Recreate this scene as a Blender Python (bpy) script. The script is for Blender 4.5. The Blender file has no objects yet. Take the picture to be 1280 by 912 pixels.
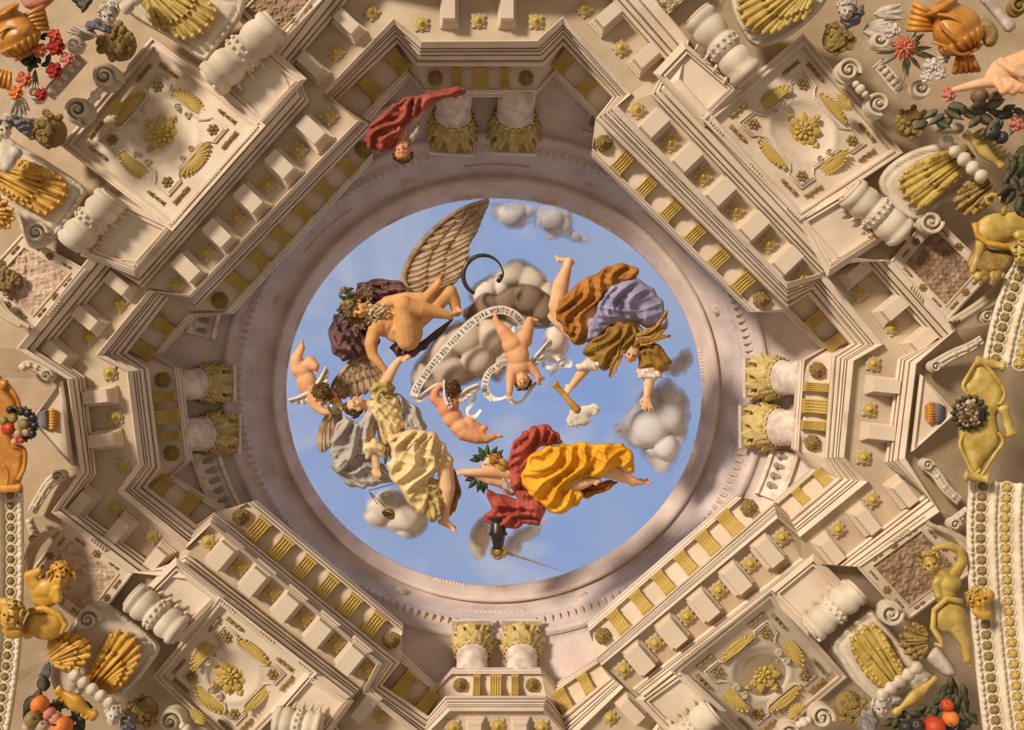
import bpy, math, random
import numpy as np
from mathutils import Vector, Matrix, Quaternion
random.seed(7)
PI = math.pi
scene = bpy.context.scene
COL = scene.collection
# ------------------------------------------------------------------ camera, light, exposure
FOC = 1100.0                      # focal length in photo pixels (1280 wide)
CAMZ = 1.6
cam_d = bpy.data.cameras.new('camera')
cam_d.sensor_width = 36.0
cam_d.lens = FOC / 1280.0 * 36.0
cam_d.clip_end = 200
cam = bpy.data.objects.new('camera', cam_d)
cam.location = (0, 0, CAMZ)
cam.rotation_euler = (PI, 0, 0)   # looking straight up, picture right = +X, picture down = +Y
COL.objects.link(cam)
scene.camera = cam
world = bpy.data.worlds.new('room_light')
scene.world = world
world.use_nodes = True
bgn = world.node_tree.nodes['Background']
bgn.inputs['Color'].default_value = (1.0, 0.84, 0.68, 1)
bgn.inputs['Strength'].default_value = 0.31
sun_d = bpy.data.lights.new('window_light', 'SUN')
sun_d.energy = 3.3
sun_d.color = (1.0, 0.89, 0.75)
sun_d.angle = math.radians(9)
sun = bpy.data.objects.new('window_light', sun_d)
sun.rotation_euler = Vector((0.62, 0.52, 0.62)).to_track_quat('-Z', 'Y').to_euler()
sun.location = (-3, -3, 1)
COL.objects.link(sun)
vs = scene.view_settings
vs.view_transform = 'Standard'
vs.look = 'None'
vs.exposure = 0.15
vs.gamma = 1.0
vs.use_curve_mapping = False

# ------------------------------------------------------------------ helpers
def P(px, py, d):
    return Vector(((px - 640.0) * d / FOC, (py - 456.0) * d / FOC, CAMZ + d))
def SC(d):
    return d / FOC
def srgb(r, g, b):
    f = lambda c: ((c / 255.0 + 0.055) / 1.055) ** 2.4 if c > 10 else c / 255.0 / 12.92
    return (f(r), f(g), f(b), 1.0)
MATS = {}
def mat(name, c1, c2=None, scale=3.0, rough=0.75, bump=0.15, bscale=20.0, metal=0.0, detail=4.0, c3=None, spec=0.3):
    if name in MATS: return MATS[name]
    m = bpy.data.materials.new(name); m.use_nodes = True
    nt = m.node_tree; b = nt.nodes['Principled BSDF']
    b.inputs['Roughness'].default_value = rough
    b.inputs['Metallic'].default_value = metal
    b.inputs['Specular IOR Level'].default_value = spec
    tc = nt.nodes.new('ShaderNodeTexCoord')
    nz = nt.nodes.new('ShaderNodeTexNoise'); nz.inputs['Scale'].default_value = scale; nz.inputs['Detail'].default_value = detail
    nt.links.new(tc.outputs['Object'], nz.inputs['Vector'])
    rp = nt.nodes.new('ShaderNodeValToRGB')
    rp.color_ramp.elements[0].position = 0.35; rp.color_ramp.elements[0].color = srgb(*(c2 or c1))
    rp.color_ramp.elements[1].position = 0.65; rp.color_ramp.elements[1].color = srgb(*c1)
    if c3:
        e = rp.color_ramp.elements.new(0.28); e.color = srgb(*c3)
    nt.links.new(nz.outputs['Fac'], rp.inputs['Fac'])
    nt.links.new(rp.outputs['Color'], b.inputs['Base Color'])
    if bump > 0:
        n2 = nt.nodes.new('ShaderNodeTexNoise'); n2.inputs['Scale'].default_value = bscale; n2.inputs['Detail'].default_value = 5
        nt.links.new(tc.outputs['Object'], n2.inputs['Vector'])
        bp = nt.nodes.new('ShaderNodeBump'); bp.inputs['Strength'].default_value = bump; bp.inputs['Distance'].default_value = 0.02
        nt.links.new(n2.outputs['Fac'], bp.inputs['Height'])
        nt.links.new(bp.outputs['Normal'], b.inputs['Normal'])
    MATS[name] = m
    return m
STONE = mat('cream_stone', (227, 208, 186), (209, 188, 164), 2.2, c3=(194, 170, 144))
STONE2 = mat('grey_cream_stone', (208, 188, 160), (188, 167, 140), 2.6)
TAN = mat('tan_vault_plaster', (190, 166, 136), (170, 146, 116), 2.4, bump=.3)
WHITE = mat('white_stucco', (220, 204, 182), (198, 180, 156), 5.0)
DRUM = mat('lavender_marble', (216, 198, 190), (196, 178, 171), 3.0, bump=0.3, bscale=30, c3=(182, 162, 156))
RIM = mat('pale_mauve_marble', (230, 208, 192), (210, 186, 172), 3.0)
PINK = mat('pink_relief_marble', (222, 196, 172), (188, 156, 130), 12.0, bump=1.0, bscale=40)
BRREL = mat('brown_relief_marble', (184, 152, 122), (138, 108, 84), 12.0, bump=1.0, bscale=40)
GOLD = mat('ochre_gilding', (206, 178, 98), (172, 140, 62), 8.0, rough=0.5, bump=0.2, spec=0.45)
GOLDD = mat('bronze_gilding', (172, 142, 80), (128, 100, 52), 12.0, rough=0.5, bump=0.4, bscale=40, spec=0.45)
GOLDB = mat('bright_gilding', (216, 170, 72), (186, 132, 40), 8.0, rough=0.42, bump=0.2, spec=0.5)
AMBER = mat('amber_gold', (210, 146, 58), (176, 108, 32), 6.0, rough=0.4, bump=0.25, spec=0.5)
GOLDP = mat('pale_gilding', (212, 190, 126), (182, 154, 90), 9.0, rough=.55, bump=.3)
MARBLE = mat('veined_marble', (232, 216, 198), (196, 172, 158), 7.0, bump=0.1)

def link(o, parent=None):
    COL.objects.link(o)
    if parent is not None:
        o.parent = parent
        o.matrix_parent_inverse = Matrix.Translation(-Vector(parent.location)) if parent.type == 'EMPTY' else Matrix.Identity(4)
    return o
def mesh_of(name, verts, faces, material, smooth=False):
    me = bpy.data.meshes.new(name)
    me.from_pydata([tuple(v) for v in verts], [], [tuple(int(i) for i in f) for f in faces])
    me.validate(); me.update()
    if material is not None: me.materials.append(material)
    if smooth:
        me.polygons.foreach_set('use_smooth', [True] * len(me.polygons))
    return me
def obj(name, verts, faces, material, parent=None, smooth=False):
    return link(bpy.data.objects.new(name, mesh_of(name, verts, faces, material, smooth)), parent)
def inst(name, me, M, parent=None):
    """an object of shared mesh me placed by matrix M (world), child of parent"""
    o = bpy.data.objects.new(name, me)
    link(o, parent)
    o.matrix_basis = M
    return o
def tag(o, label, cat, group=None, kind=None):
    o['label'] = label; o['category'] = cat
    if group: o['group'] = group
    if kind: o['kind'] = kind
    return o
def thing(name, label, cat, loc, group=None):
    e = bpy.data.objects.new(name, None); e.empty_display_size = 0.1
    e.location = loc
    COL.objects.link(e)
    return tag(e, label, cat, group)
def frame(px, py, d, dx=1.0, dy=0.0, s=1.0, flip=False):
    """local px units, x along (dx,dy) in the picture plane, z towards the floor"""
    l = math.hypot(dx, dy); dx /= l; dy /= l
    k = SC(d) * s
    X = Vector((dx, dy, 0)); Z = Vector((0, 0, -1)); Y = Z.cross(X)
    M = Matrix(((X.x, Y.x, Z.x, 0), (X.y, Y.y, Z.y, 0), (X.z, Y.z, Z.z, 0), (0, 0, 0, 1)))
    return Matrix.Translation(P(px, py, d)) @ M @ Matrix.Diagonal((k, k * (-1 if flip else 1), k, 1))

class MB:
    """collects simple solids into one mesh"""
    def __init__(s): s.v = []; s.f = []
    def add(s, v, f):
        o = len(s.v); s.v += [Vector(q) for q in v]; s.f += [tuple(int(i) + o for i in q) for q in f]; return s
    def box(s, x0, x1, y0, y1, z0, z1, b=0.0):
        v = [(x0, y0, z0), (x1, y0, z0), (x1, y1, z0), (x0, y1, z0), (x0 + b, y0 + b, z1), (x1 - b, y0 + b, z1), (x1 - b, y1 - b, z1), (x0 + b, y1 - b, z1)]
        f = [(3, 2, 1, 0), (4, 5, 6, 7), (0, 1, 5, 4), (1, 2, 6, 5), (2, 3, 7, 6), (3, 0, 4, 7)]
        return s.add(v, f)
    def lathe(s, prof, n=20, M=None, cap=True, squash=None):
        v = []; f = []
        for (r, z) in prof:
            for i in range(n):
                a = 2 * PI * i / n
                k = 1.0 if squash is None else squash(a, z)
                v.append(Vector((r * k * math.cos(a), r * k * math.sin(a), z)))
        for j in range(len(prof) - 1):
            for i in range(n):
                a = j * n + i; b = j * n + (i + 1) % n
                f.append((a, b, b + n, a + n))
        if cap:
            f.append(tuple(range(n - 1, -1, -1))); m = (len(prof) - 1) * n
            f.append(tuple(range(m, m + n)))
        if M is not None: v = [M @ q for q in v]
        return s.add(v, f)
    def ball(s, c, r, n=10, m=7, M=None):
        if not hasattr(r, '__len__'): r = (r, r, r)
        v = []; f = []
        for j in range(1, m):
            t = PI * j / m
            for i in range(n):
                a = 2 * PI * i / n
                v.append(Vector((r[0] * math.sin(t) * math.cos(a), r[1] * math.sin(t) * math.sin(a), r[2] * math.cos(t))))
        top = len(v); v.append(Vector((0, 0, r[2]))); v.append(Vector((0, 0, -r[2])))
        for j in range(m - 2):
            for i in range(n):
                a = j * n + i; b = j * n + (i + 1) % n
                f.append((a, a + n, b + n, b))
        for i in range(n):
            f.append((top, i, (i + 1) % n)); q = (m - 2) * n
            f.append((top + 1, q + (i + 1) % n, q + i))
        if M is not None: v = [M @ q for q in v]
        return s.add([q + Vector(c) for q in v], f)
    def tube(s, pts, r, n=8, closed=False, cap=True):
        pts = [Vector(p) for p in pts]; N = len(pts)
        rs = r if hasattr(r, '__len__') else [r] * N
        v = []; f = []
        up = None
        for i in range(N):
            a = pts[(i - 1) % N] if (closed or i > 0) else pts[i]
            b = pts[(i + 1) % N] if (closed or i < N - 1) else pts[i]
            t = (b - a)
            t = t.normalized() if t.length > 1e-9 else Vector((1, 0, 0))
            if up is None:
                up = Vector((0, 0, 1)) if abs(t.z) < 0.9 else Vector((1, 0, 0))
            u = (up - t * up.dot(t))
            u = u.normalized() if u.length > 1e-6 else t.orthogonal().normalized()
            up = u; w = t.cross(u)
            for k in range(n):
                an = 2 * PI * k / n
                v.append(pts[i] + (u * math.cos(an) + w * math.sin(an)) * rs[i])
        for i in range(N if closed else N - 1):
            for k in range(n):
                a = i * n + k; b = i * n + (k + 1) % n; c = ((i + 1) % N) * n
                f.append((a, b, c + (k + 1) % n, c + k))
        if cap and not closed:
            f.append(tuple(range(n - 1, -1, -1))); q = (N - 1) * n
            f.append(tuple(range(q, q + n)))
        return s.add(v, f)
    def loft(s, rows, closed=True):
        n = len(rows[0]); v = [q for r in rows for q in r]; f = []
        for j in range(len(rows) - 1):
            for i in range(n if closed else n - 1):
                a = j * n + i; b = j * n + (i + 1) % n
                f.append((a, b, b + n, a + n))
        return s.add(v, f)
    def extrude(s, prof, x0, x1):
        """closed (y,z) profile extruded along x"""
        n = len(prof)
        v = [(x0, a, b) for a, b in prof] + [(x1, a, b) for a, b in prof]
        f = [(i, (i + 1) % n, n + (i + 1) % n, n + i) for i in range(n)]
        f.append(tuple(range(n - 1, -1, -1))); f.append(tuple(range(n, 2 * n)))
        return s.add(v, f)
    def mesh(s, name, m, smooth=False): return mesh_of(name, s.v, s.f, m, smooth)
    def build(s, name, m, parent=None, smooth=False): return obj(name, s.v, s.f, m, parent, smooth)
    def xf(s, M): s.v = [M @ q for q in s.v]; return s

# ---- relief: an outline (local px) inflated to a solid with its own height field
def spline(pts, n=6, closed=True):
    pts = [np.array(p, float) for p in pts]; N = len(pts); out = []
    for i in range(N if closed else N - 1):
        g = (lambda k: pts[k % N]) if closed else (lambda k: pts[min(max(k, 0), N - 1)])
        p0, p1, p2, p3 = g(i - 1), g(i), g(i + 1), g(i + 2)
        for j in range(n):
            t = j / n
            out.append(0.5 * ((2 * p1) + (-p0 + p2) * t + (2 * p0 - 5 * p1 + 4 * p2 - p3) * t * t + (-p0 + 3 * p1 - 3 * p2 + p3) * t ** 3))
    if not closed: out.append(pts[-1])
    return out
def seg_dist(p, poly):
    a = poly; b = np.roll(poly, -1, 0)
    ab = b - a; L = (ab ** 2).sum(1) + 1e-12
    ap = p[:, None, :] - a[None]
    t = np.clip((ap * ab[None]).sum(2) / L, 0, 1)
    q = a[None] + t[..., None] * ab[None]
    d = np.sqrt(((p[:, None, :] - q) ** 2).sum(2))
    k = d.argmin(1); r = np.arange(len(p))
    return d[r, k], q[r, k]
def inside(p, poly):
    x, y = p[:, 0], p[:, 1]; c = np.zeros(len(p), bool)
    a = poly; b = np.roll(poly, -1, 0)
    for (x0, y0), (x1, y1) in zip(a, b):
        if y0 == y1: continue
        m = ((y0 > y) != (y1 > y)) & (x < (x1 - x0) * (y - y0) / (y1 - y0) + x0)
        c ^= m
    return c
def relief(outline, g, w, h, hback=0.3, fn=None, sm=5):
    """outline in px, grid g, edge rounding width w, height h; returns verts (x,y,h) and faces"""
    poly = np.array(spline(outline, sm) if sm else outline, float)
    x0, y0 = poly.min(0) - g; x1, y1 = poly.max(0) + g
    nx = int((x1 - x0) / g) + 2; ny = int((y1 - y0) / g) + 2
    X, Y = np.meshgrid(x0 + g * np.arange(nx), y0 + g * np.arange(ny), indexing='ij')
    pts = np.stack([X.ravel(), Y.ravel()], 1)
    cen = (np.stack([X[:-1, :-1].ravel(), Y[:-1, :-1].ravel()], 1) + g / 2)
    ins = inside(cen, poly).reshape(nx - 1, ny - 1)
    cnt = np.zeros((nx, ny), int)
    for dx in (0, 1):
        for dy in (0, 1): cnt[dx:nx - 1 + dx, dy:ny - 1 + dy] += ins
    used = (cnt > 0).ravel(); bnd = ((cnt > 0) & (cnt < 4)).ravel()
    idx = -np.ones(nx * ny, int); idx[used] = np.arange(used.sum())
    p = pts[used]; bd = bnd[used]
    dist, q = seg_dist(p, poly)
    p[bd] = q[bd]; dist[bd] = 0
    t = np.clip(dist / w, 0, 1)
    prof = np.sqrt(np.maximum(0, 1 - (1 - t) ** 2))
    top = h * prof
    if fn is not None: top = top + fn(p[:, 0], p[:, 1], t) * np.clip(dist / (0.35 * w), 0, 1)
    bot = -h * hback * prof
    n = len(p)
    V = np.concatenate([np.column_stack([p, top]), np.column_stack([p, bot])])
    F = []
    ii, jj = np.nonzero(ins)
    for i, j in zip(ii, jj):
        a, b, c, d_ = idx[i * ny + j], idx[(i + 1) * ny + j], idx[(i + 1) * ny + j + 1], idx[i * ny + j + 1]
        F.append((a, d_, c, b)); F.append((a + n, b + n, c + n, d_ + n))
    # weld the rim: bottom rim vertices -> top rim vertices
    mp = np.arange(2 * n); rim = np.nonzero(bd)[0]; mp[rim + n] = rim
    F = np.array([tuple(mp[k] for k in f) for f in F])
    keep = np.zeros(2 * n, bool); keep[F.ravel()] = True; new = np.cumsum(keep) - 1
    return V[keep], new[F]
def put(V, d, curve=None):
    """px verts (x,y,height towards the viewer in px) -> world points at distance d"""
    k = SC(d); out = []
    for x, y, h in V:
        dd = d if curve is None else d + curve(x, y)
        dd2 = dd - h * k
        out.append(P(x, y, dd2))
    return out
def nz(x, y, s=1.0, seed=0.0):
    x = np.asarray(x) * s + seed * 3.1; y = np.asarray(y) * s + seed * 1.7
    return (np.sin(x * 1.3 + 1.9 * np.sin(y * 0.9 + seed)) + np.sin(y * 1.7 + 1.3 * np.sin(x * 1.1 + 2 * seed)) + 0.6 * np.sin(x * 2.9 - y * 2.3 + seed)) / 2.6
def folds(ang, wl, amp, seed=0.0, warp=1.0, sharp=1.6):
    """drapery ridges running along angle ang (degrees, picture axes) spaced wl px"""
    a = math.radians(ang)
    def fn(x, y, t):
        u = -x * math.sin(a) + y * math.cos(a)
        v = x * math.cos(a) + y * math.sin(a)
        w = warp * wl * 0.7 * nz(u, v, 0.45 / wl, seed)
        wl_ = wl * .78
        fade = .55 + .45 * nz(u, v, 1.1 / (wl * 1.6), seed + 7)
        r1 = (1 - np.abs(np.sin(PI * (u + w) / wl_)) ** 0.7) * fade
        r2 = 1 - np.abs(np.sin(PI * (u * 1.0 + 0.25 * v + 1.7 * w) / (wl_ * 1.9) + seed)) ** .8
        r3 = (1 - np.abs(np.sin(PI * (v * .9 - .5 * u + 1.2 * w) / (wl_ * 1.5) + seed * 2))) ** 2.0
        big = nz(u, v, 0.8 / (wl * 2.2), seed + 4) + .55 * r3
        return amp * (2.0 * np.clip(r1, 0, 1) ** sharp + 2.2 * r2 + 1.1 * big - 1.6)
    return fn
def drape(name, outline, d, mat_, parent=None, ang=45, wl=14, amp=4, h=16, w=22, g=1.6, seed=0.0, warp=1.0, hback=0.5, fn=None, curve=None):
    ol = spline(outline, 6); cxy = np.mean(ol, 0); q = []
    for i, p in enumerate(ol):
        v = p - cxy; v = v / (np.linalg.norm(v) + 1e-6)
        q.append(p + v * 1.5 * math.sin(i * 1.15 + seed * 3 + 1.3 * math.sin(i * .37)))
    V, F = relief(q, g, w, h, hback, fn or folds(ang, wl, amp, seed, warp), 0)
    return obj(name, put(V, d, curve), F, mat_, parent, True)
# ================================================================== the vault
LA = [(512,97),(534,121),(669,121),(692,95), (745,148),(739,195),(936,390),(981,390), (1026,435),(996,452),(989,560),(1014,585),
      (965,627),(916,620),(734,779),(745,822), (694,854),(675,834),(566,834),(546,856), (492,806),(504,780),(320,625),(292,642),
      (217,594),(241,574),(227,460),(200,445), (243,397),(291,392),(466,200),(462,150)]
LB = [(497,54),(521,83),(680,83),(704,57), (765,122),(744,149),(984,386),(1010,368), (1062,430),(1039,445),(1030,572),(1045,597),
      (987,646),(967,627),(745,822),(762,846), (702,894),(682,869),(557,869),(536,894), (478,856),(500,828),(268,640),(246,655),
      (184,608),(201,585),(186,460),(159,441), (212,372),(246,384),(466,157),(420,126)]
LC = [(492,22),(527,51),(671,50),(704,20), (790,117),(772,132),(984,352),(1030,340), (1105,430),(1068,451),(1056,571),(1086,602),
      (1000,672),(972,648),(752,832),(780,859), (712,925),(679,889),(562,889),(526,925), (452,866),(470,830),(262,656),(232,686),
      (145,614),(172,579),(158,464),(119,444), (186,362),(236,368),(447,150),(404,115)]
LD = [(455,-30),(530,-15),(668,-15),(745,-30), (838,75),(817,117),(1030,340),(1080,320), (1172,425),(1126,449),(1110,577),(1160,619),
      (1042,710),(1003,700),(793,862),(830,900), (770,980),(690,940),(550,940),(470,980), (415,905),(447,864),(232,696),(195,712),
      (87,632),(117,592),(102,471),(54,437), (140,335),(175,358),(382,125),(364,77)]
LE = [(430,-60),(530,-40),(668,-40),(770,-60), (862,50),(850,98),(1048,320),(1117,327), (1195,412),(1146,455),(1132,572),(1175,640),
      (1076,708),(1015,704),(805,870),(850,915), (790,1000),(700,960),(540,960),(450,1000), (395,925),(432,874),(232,724),(160,715),
      (64,640),(100,588),(84,474),(20,436), (112,320),(170,325),(360,109),(340,64)]
LF = [(617 + (x - 617) * 2.3, 489 + (y - 489) * 2.3) for x, y in LE]
CEN = {5, 6, 13, 14, 21, 22, 29, 30}
FRO = {1, 2, 9, 10, 17, 18, 25, 26}
DOFF = [-0.10 if i in CEN else (-0.05 if i in FRO else 0.0) for i in range(32)]
def lp(L0, L1, t, d):
    """one closed line between two measured lines"""
    return [P(a[0] + (b[0] - a[0]) * t, a[1] + (b[1] - a[1]) * t, d + DOFF[i]) for i, (a, b) in enumerate(zip(L0, L1))]
def lp_px(L0, L1, t): return [(a[0] + (b[0] - a[0]) * t, a[1] + (b[1] - a[1]) * t) for a, b in zip(L0, L1)]

trims = []
def trim(name, rows, m, label, cat='cornice'):
    o = MB().loft(rows).build(name, m)
    tag(o, label, cat, kind='structure')
    trims.append(o)
    return o
AB = lambda t, d: lp(LA, LB, t, d)
BC = lambda t, d: lp(LB, LC, t, d)
CD = lambda t, d: lp(LC, LD, t, d)
DE = lambda t, d: lp(LD, LE, t, d)
IN = 0.40   # everything inside the block soffit sits this much higher
t1 = trim('trim_1', [AB(-0.02, 11.1), AB(0, 10.62), AB(0, 10.56), AB(.05, 10.52), AB(.07, 10.53), AB(.07, 10.48), AB(.15, 10.45), AB(.16, 10.47), AB(.17, 10.41), AB(.22, 10.40),
      AB(.23, 10.47), AB(.30, 10.46), AB(1.0, 10.40), AB(1.06, 10.36)], STONE,
      'cream stone frieze band of gilded brackets and lion masks around the painted drum', 'frieze')
t2 = trim('trim_2', [BC(.06, 10.40), BC(.0, 10.18), BC(0, 10.12), BC(.05, 10.07), BC(.12, 10.05), BC(.19, 10.06), BC(.21, 10.09), BC(.24, 10.09), BC(.24, 10.01), BC(.31, 9.99), BC(.36, 9.96), BC(.40, 9.92), BC(.42, 9.95), BC(.45, 9.95), BC(.45, 9.87), BC(.55, 9.85), BC(.57, 9.88), BC(.60, 9.88),
      BC(.60, 9.78), BC(.66, 9.77), BC(.68, 9.80), BC(.71, 9.80), BC(.72, 9.68), BC(.96, 9.62), BC(1, 9.64), BC(1.0, 9.72)], STONE,
      'stepped cream stone cornice moulding breaking forward around the drum', 'cornice')
t3 = trim('trim_3', [CD(0, 9.72), CD(1, 9.77)], STONE2, 'cream soffit band of hanging blocks and coffers with gilded buttons', 'soffit')
t4 = trim('trim_4', [CD(.93, 9.78), CD(.93, 9.68), DE(.0, 9.66), DE(0.02, 9.69), DE(.06, 9.69), DE(.06, 9.60), DE(.20, 9.57), DE(.24, 9.60), DE(.28, 9.60), DE(.28, 9.50), DE(.42, 9.47), DE(.52, 9.45), DE(.54, 9.48), DE(.60, 9.48), DE(.60, 9.40), DE(.95, 9.36), DE(1, 9.38), DE(1, 9.5)], STONE,
      'outer stone moulding framing the soffit of hanging blocks', 'cornice')
ceil = MB().loft([lp(LE, LF, 0, 9.50), lp(LE, LF, .3, 10.05), lp(LE, LF, 1, 11.3)]).build('ceiling', TAN)
tag(ceil, 'plain tan vault surface behind the panels and scrolls', 'ceiling', kind='structure')

# ---- drum and oculus rim (ellipses measured left, right, top, bottom)
def ell(L, R, T, B, d, n=128):
    cx, cy, a, b = (L + R) / 2, (T + B) / 2, (R - L) / 2, (B - T) / 2
    return [P(cx + a * math.cos(2 * PI * i / n), cy + b * math.sin(2 * PI * i / n), d) for i in range(n)]
rimrows = [ell(352, 883, 242, 737, 12.15), ell(358, 877, 248, 731, 11.85), ell(357, 879, 246, 733, 11.80), ell(352, 885, 240, 739, 11.76), ell(351, 886, 239, 740, 11.72), ell(347, 891, 232, 745, 11.70),
           ell(346, 892, 231, 746, 11.66), ell(341, 899, 222, 752, 11.63), ell(340, 900, 221, 753, 11.70)]
rim = MB().loft(rimrows).build('trim_5', RIM, None, True)
tag(rim, 'pale moulded rim of the round opening to the sky', 'moulding', kind='structure')
drows = [ell(341, 899, 221, 752, 11.72), ell(322, 915, 208, 763, 11.56), ell(307, 928, 196, 771, 11.40), ell(305, 930, 194, 773, 11.38), ell(305, 930, 194, 773, 11.35), ell(303, 933, 191, 775, 11.33)]
drum = MB().loft(drows).build('wall_drum', DRUM, None, True)
tag(drum, 'mauve marble drum wall with faint garlands below the sky opening', 'wall', kind='structure')
drows2 = [ell(303, 933, 191, 775, 11.33), ell(292, 945, 180, 784, 11.26), ell(290, 947, 178, 786, 11.23), ell(286, 951, 174, 790, 11.20), ell(285, 952, 173, 791, 11.17), ell(278, 960, 166, 798, 11.14), ell(277, 961, 164, 800, 11.20),
          ell(262, 975, 150, 812, 11.15), ell(225, 1010, 110, 845, 10.95), ell(150, 1080, 40, 920, 10.70)]
drum2 = MB().loft(drows2).build('wall_frieze', DRUM, None, True)
tag(drum2, 'mauve marble wall ring behind the capitals with a row of dentils', 'wall', kind='structure')
# dentils: individual small blocks around the drum
def ell_pt(L, R, T, B, a):
    return ((L + R) / 2 + (R - L) / 2 * math.cos(a), (T + B) / 2 + (B - T) / 2 * math.sin(a))
dent = MB().box(-2.7, 2.7, -4.6, 4.6, -1.5, 3.6, .4).mesh('dentil', RIM)
N = 200
for i in range(N):
    a = 2 * PI * i / N
    x, y = ell_pt(297.5, 939, 185.5, 779.5, a)
    x2, y2 = ell_pt(290, 947, 178, 787, a)
    inst('dentil', dent, frame(x, y, 11.29, -(y2 - y), x2 - x), drum2)
# flower medallions and husk garlands on the drum
med = MB()
for k in range(8):
    a = 2 * PI * k / 8
    med.ball((3.6 * math.cos(a), 3.6 * math.sin(a), .4), (2.2, 1.9, 1.2), 8, 5)
med.ball((0, 0, .8), 1.8, 8, 5)
med.tube([(6.6 * math.cos(2 * PI * k / 20), 6.6 * math.sin(2 * PI * k / 20), 0) for k in range(20)], .7, 6, True)
med_me = med.mesh('flower_medallion', RIM, True)
for k in range(8):
    a = 2 * PI * (k + .5) / 8 + .02
    x, y = ell_pt(321, 916, 209, 763, a)
    inst('flower_medallion', med_me, frame(x, y, 11.53, -math.sin(a), math.cos(a)), drum)
husk_me = MB().ball((0, 0, 0), (3.0, 1.5, 1.2), 8, 5).ball((3.0, 1.2, 0), (1.4, .9, .8), 6, 4).ball((3.0, -1.2, 0), (1.4, .9, .8), 6, 4).mesh('husk', RIM, True)
for k in range(8):
    for j in range(-6, 7):
        a = 2 * PI * k / 8 + .012 + j * .021
        x, y = ell_pt(318 - 2 * math.cos(j * .25), 919, 207, 765, a)
        s = 1.5 - abs(j) * .09
        inst('garland_husk', husk_me, frame(x, y, 11.52, -math.sin(a) * (1 if j > 0 else -1), math.cos(a) * (1 if j > 0 else -1), s), drum)

# ---- crest ornaments standing on the rim into the sky
def crest_me(seed):
    rnd = random.Random(seed); mb = MB()
    n = 9
    for k in range(n):
        x = (k - (n - 1) / 2) * 4.2
        hh = 3.2 + 2.0 * math.cos((k - (n - 1) / 2) * .62) ** 2 + rnd.uniform(-.6, .8)
        mb.ball((x, 1 + hh * .4, 0), (2.6, hh * .8, 2.0), 8, 6)
    for sgn in (-1, 1):
        mb.tube([(sgn * (19 + 4 * (1 - t) * math.cos(t * 9)), 3 + 4 * (1 - t) * math.sin(t * 9), .5) for t in [q / 14 for q in range(15)]], 1.1, 6)
    return mb.mesh('crest_ornament', RIM, True)
cm = [crest_me(s) for s in range(3)]
for k, a in enumerate([-97, -76, -118, -60, 178, 190, 167, 202, 90, 102, 76, 5, -8, 22]):
    ar = math.radians(a)
    x, y = ell_pt(358, 877, 248, 731, ar)
    inst('crest_ornament', cm[k % 3], frame(x, y, 11.80, math.sin(ar), -math.cos(ar), [1.0, .75, .6][k % 3], flip=True), rim)

# ================================================================== frieze brackets, lion masks
def bracket_mesh():
    mb = MB()
    pr = [(-12, -1), (-12, 2.0), (-10.5, 3.0), (-6, 3.2), (-2, 4.2), (1.5, 6.4), (4, 9.2), (7, 11), (10, 11), (12, 9.4), (12.5, 6), (12.5, -1)]
    mb.extrude(pr, -7.2, 7.2)
    for x in (-6.3, -3.2, 0, 3.2, 6.3):
        mb.tube([(x, y, z + .1) for y, z in pr[1:11]], .9, 6)
    mb.tube([(-8.2, 9.6, 7.6), (8.2, 9.6, 7.6)], 3.4, 12)
    mb.box(-8.4, 8.4, -14, -11, -1, 3.2, .5)
    return mb.mesh('bracket', GOLD)
def lion_mesh(name, m, seed=1):
    rnd = random.Random(seed); mb = MB()
    mb.ball((0, 0, 1), (6.0, 6.4, 5.2), 12, 8)
    for k in range(16):
        a = 2 * PI * k / 16; r = 6.4 + rnd.uniform(-.5, .6)
        mb.ball((r * math.cos(a), r * math.sin(a), 1.0 + rnd.uniform(-.5, .8)), (2.4, 2.4, 2.2), 7, 5)
    for k in range(12):
        a = 2 * PI * k / 12 + .2
        mb.ball((4.4 * math.cos(a), 4.4 * math.sin(a) + .3, 3.8), (1.7, 1.7, 1.6), 7, 5)
    mb.ball((0, -2.2, 5.6), (2.8, 2.0, 2.2), 8, 6)          # muzzle
    mb.ball((0, -.4, 6.6), (1.1, 1.6, 1.3), 8, 5)           # nose
    for s in (-1, 1):
        mb.ball((s * 2.2, 1.7, 5.5), (1.3, .8, .9), 7, 5)   # brow
        mb.ball((s * 1.4, -2.6, 6.9), (1.3, 1.0, .9), 7, 5) # cheek
        mb.ball((s * 4.2, 4.6, 4.2), (1.4, 1.5, 1.2), 7, 5) # ear
    mb.ball((0, -4.6, 5.0), (1.6, 1.0, 1.2), 7, 5)          # chin
    return mb.mesh(name, m, True)
BR = bracket_mesh(); LI = lion_mesh('lion_mask', GOLDD)
def pt(a, b, t): return (a[0] + (b[0] - a[0]) * t, a[1] + (b[1] - a[1]) * t)
def place_band(i, ts, me, name, parent, mid=.60, d=10.42, s=1.0, w=1.0):
    """put copies along run i..i+1 of the A-B band"""
    j = (i + 1) % 32
    for t in ts:
        a = pt(LA[i], LA[j], t); b = pt(LB[i], LB[j], t)
        x, y = pt(a, b, mid)
        dx, dy = LA[j][0] - LA[i][0], LA[j][1] - LA[i][1]
        wid = math.hypot(b[0] - a[0], b[1] - a[1])
        # y axis of the frame must point outwards
        M = frame(x, y, d + DOFF[i], -dx, -dy)
        Y = Vector((M[0][1], M[1][1], 0))
        if Y.dot(Vector((b[0] - a[0], b[1] - a[1], 0))) < 0:
            M = frame(x, y, d + DOFF[i], dx, dy)
        k = min(1.25, max(.7, wid / 36.0)) * s
        o = inst(name, me, M @ Matrix.Diagonal((k * w, k, k * 1.35, 1)), parent)
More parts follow.
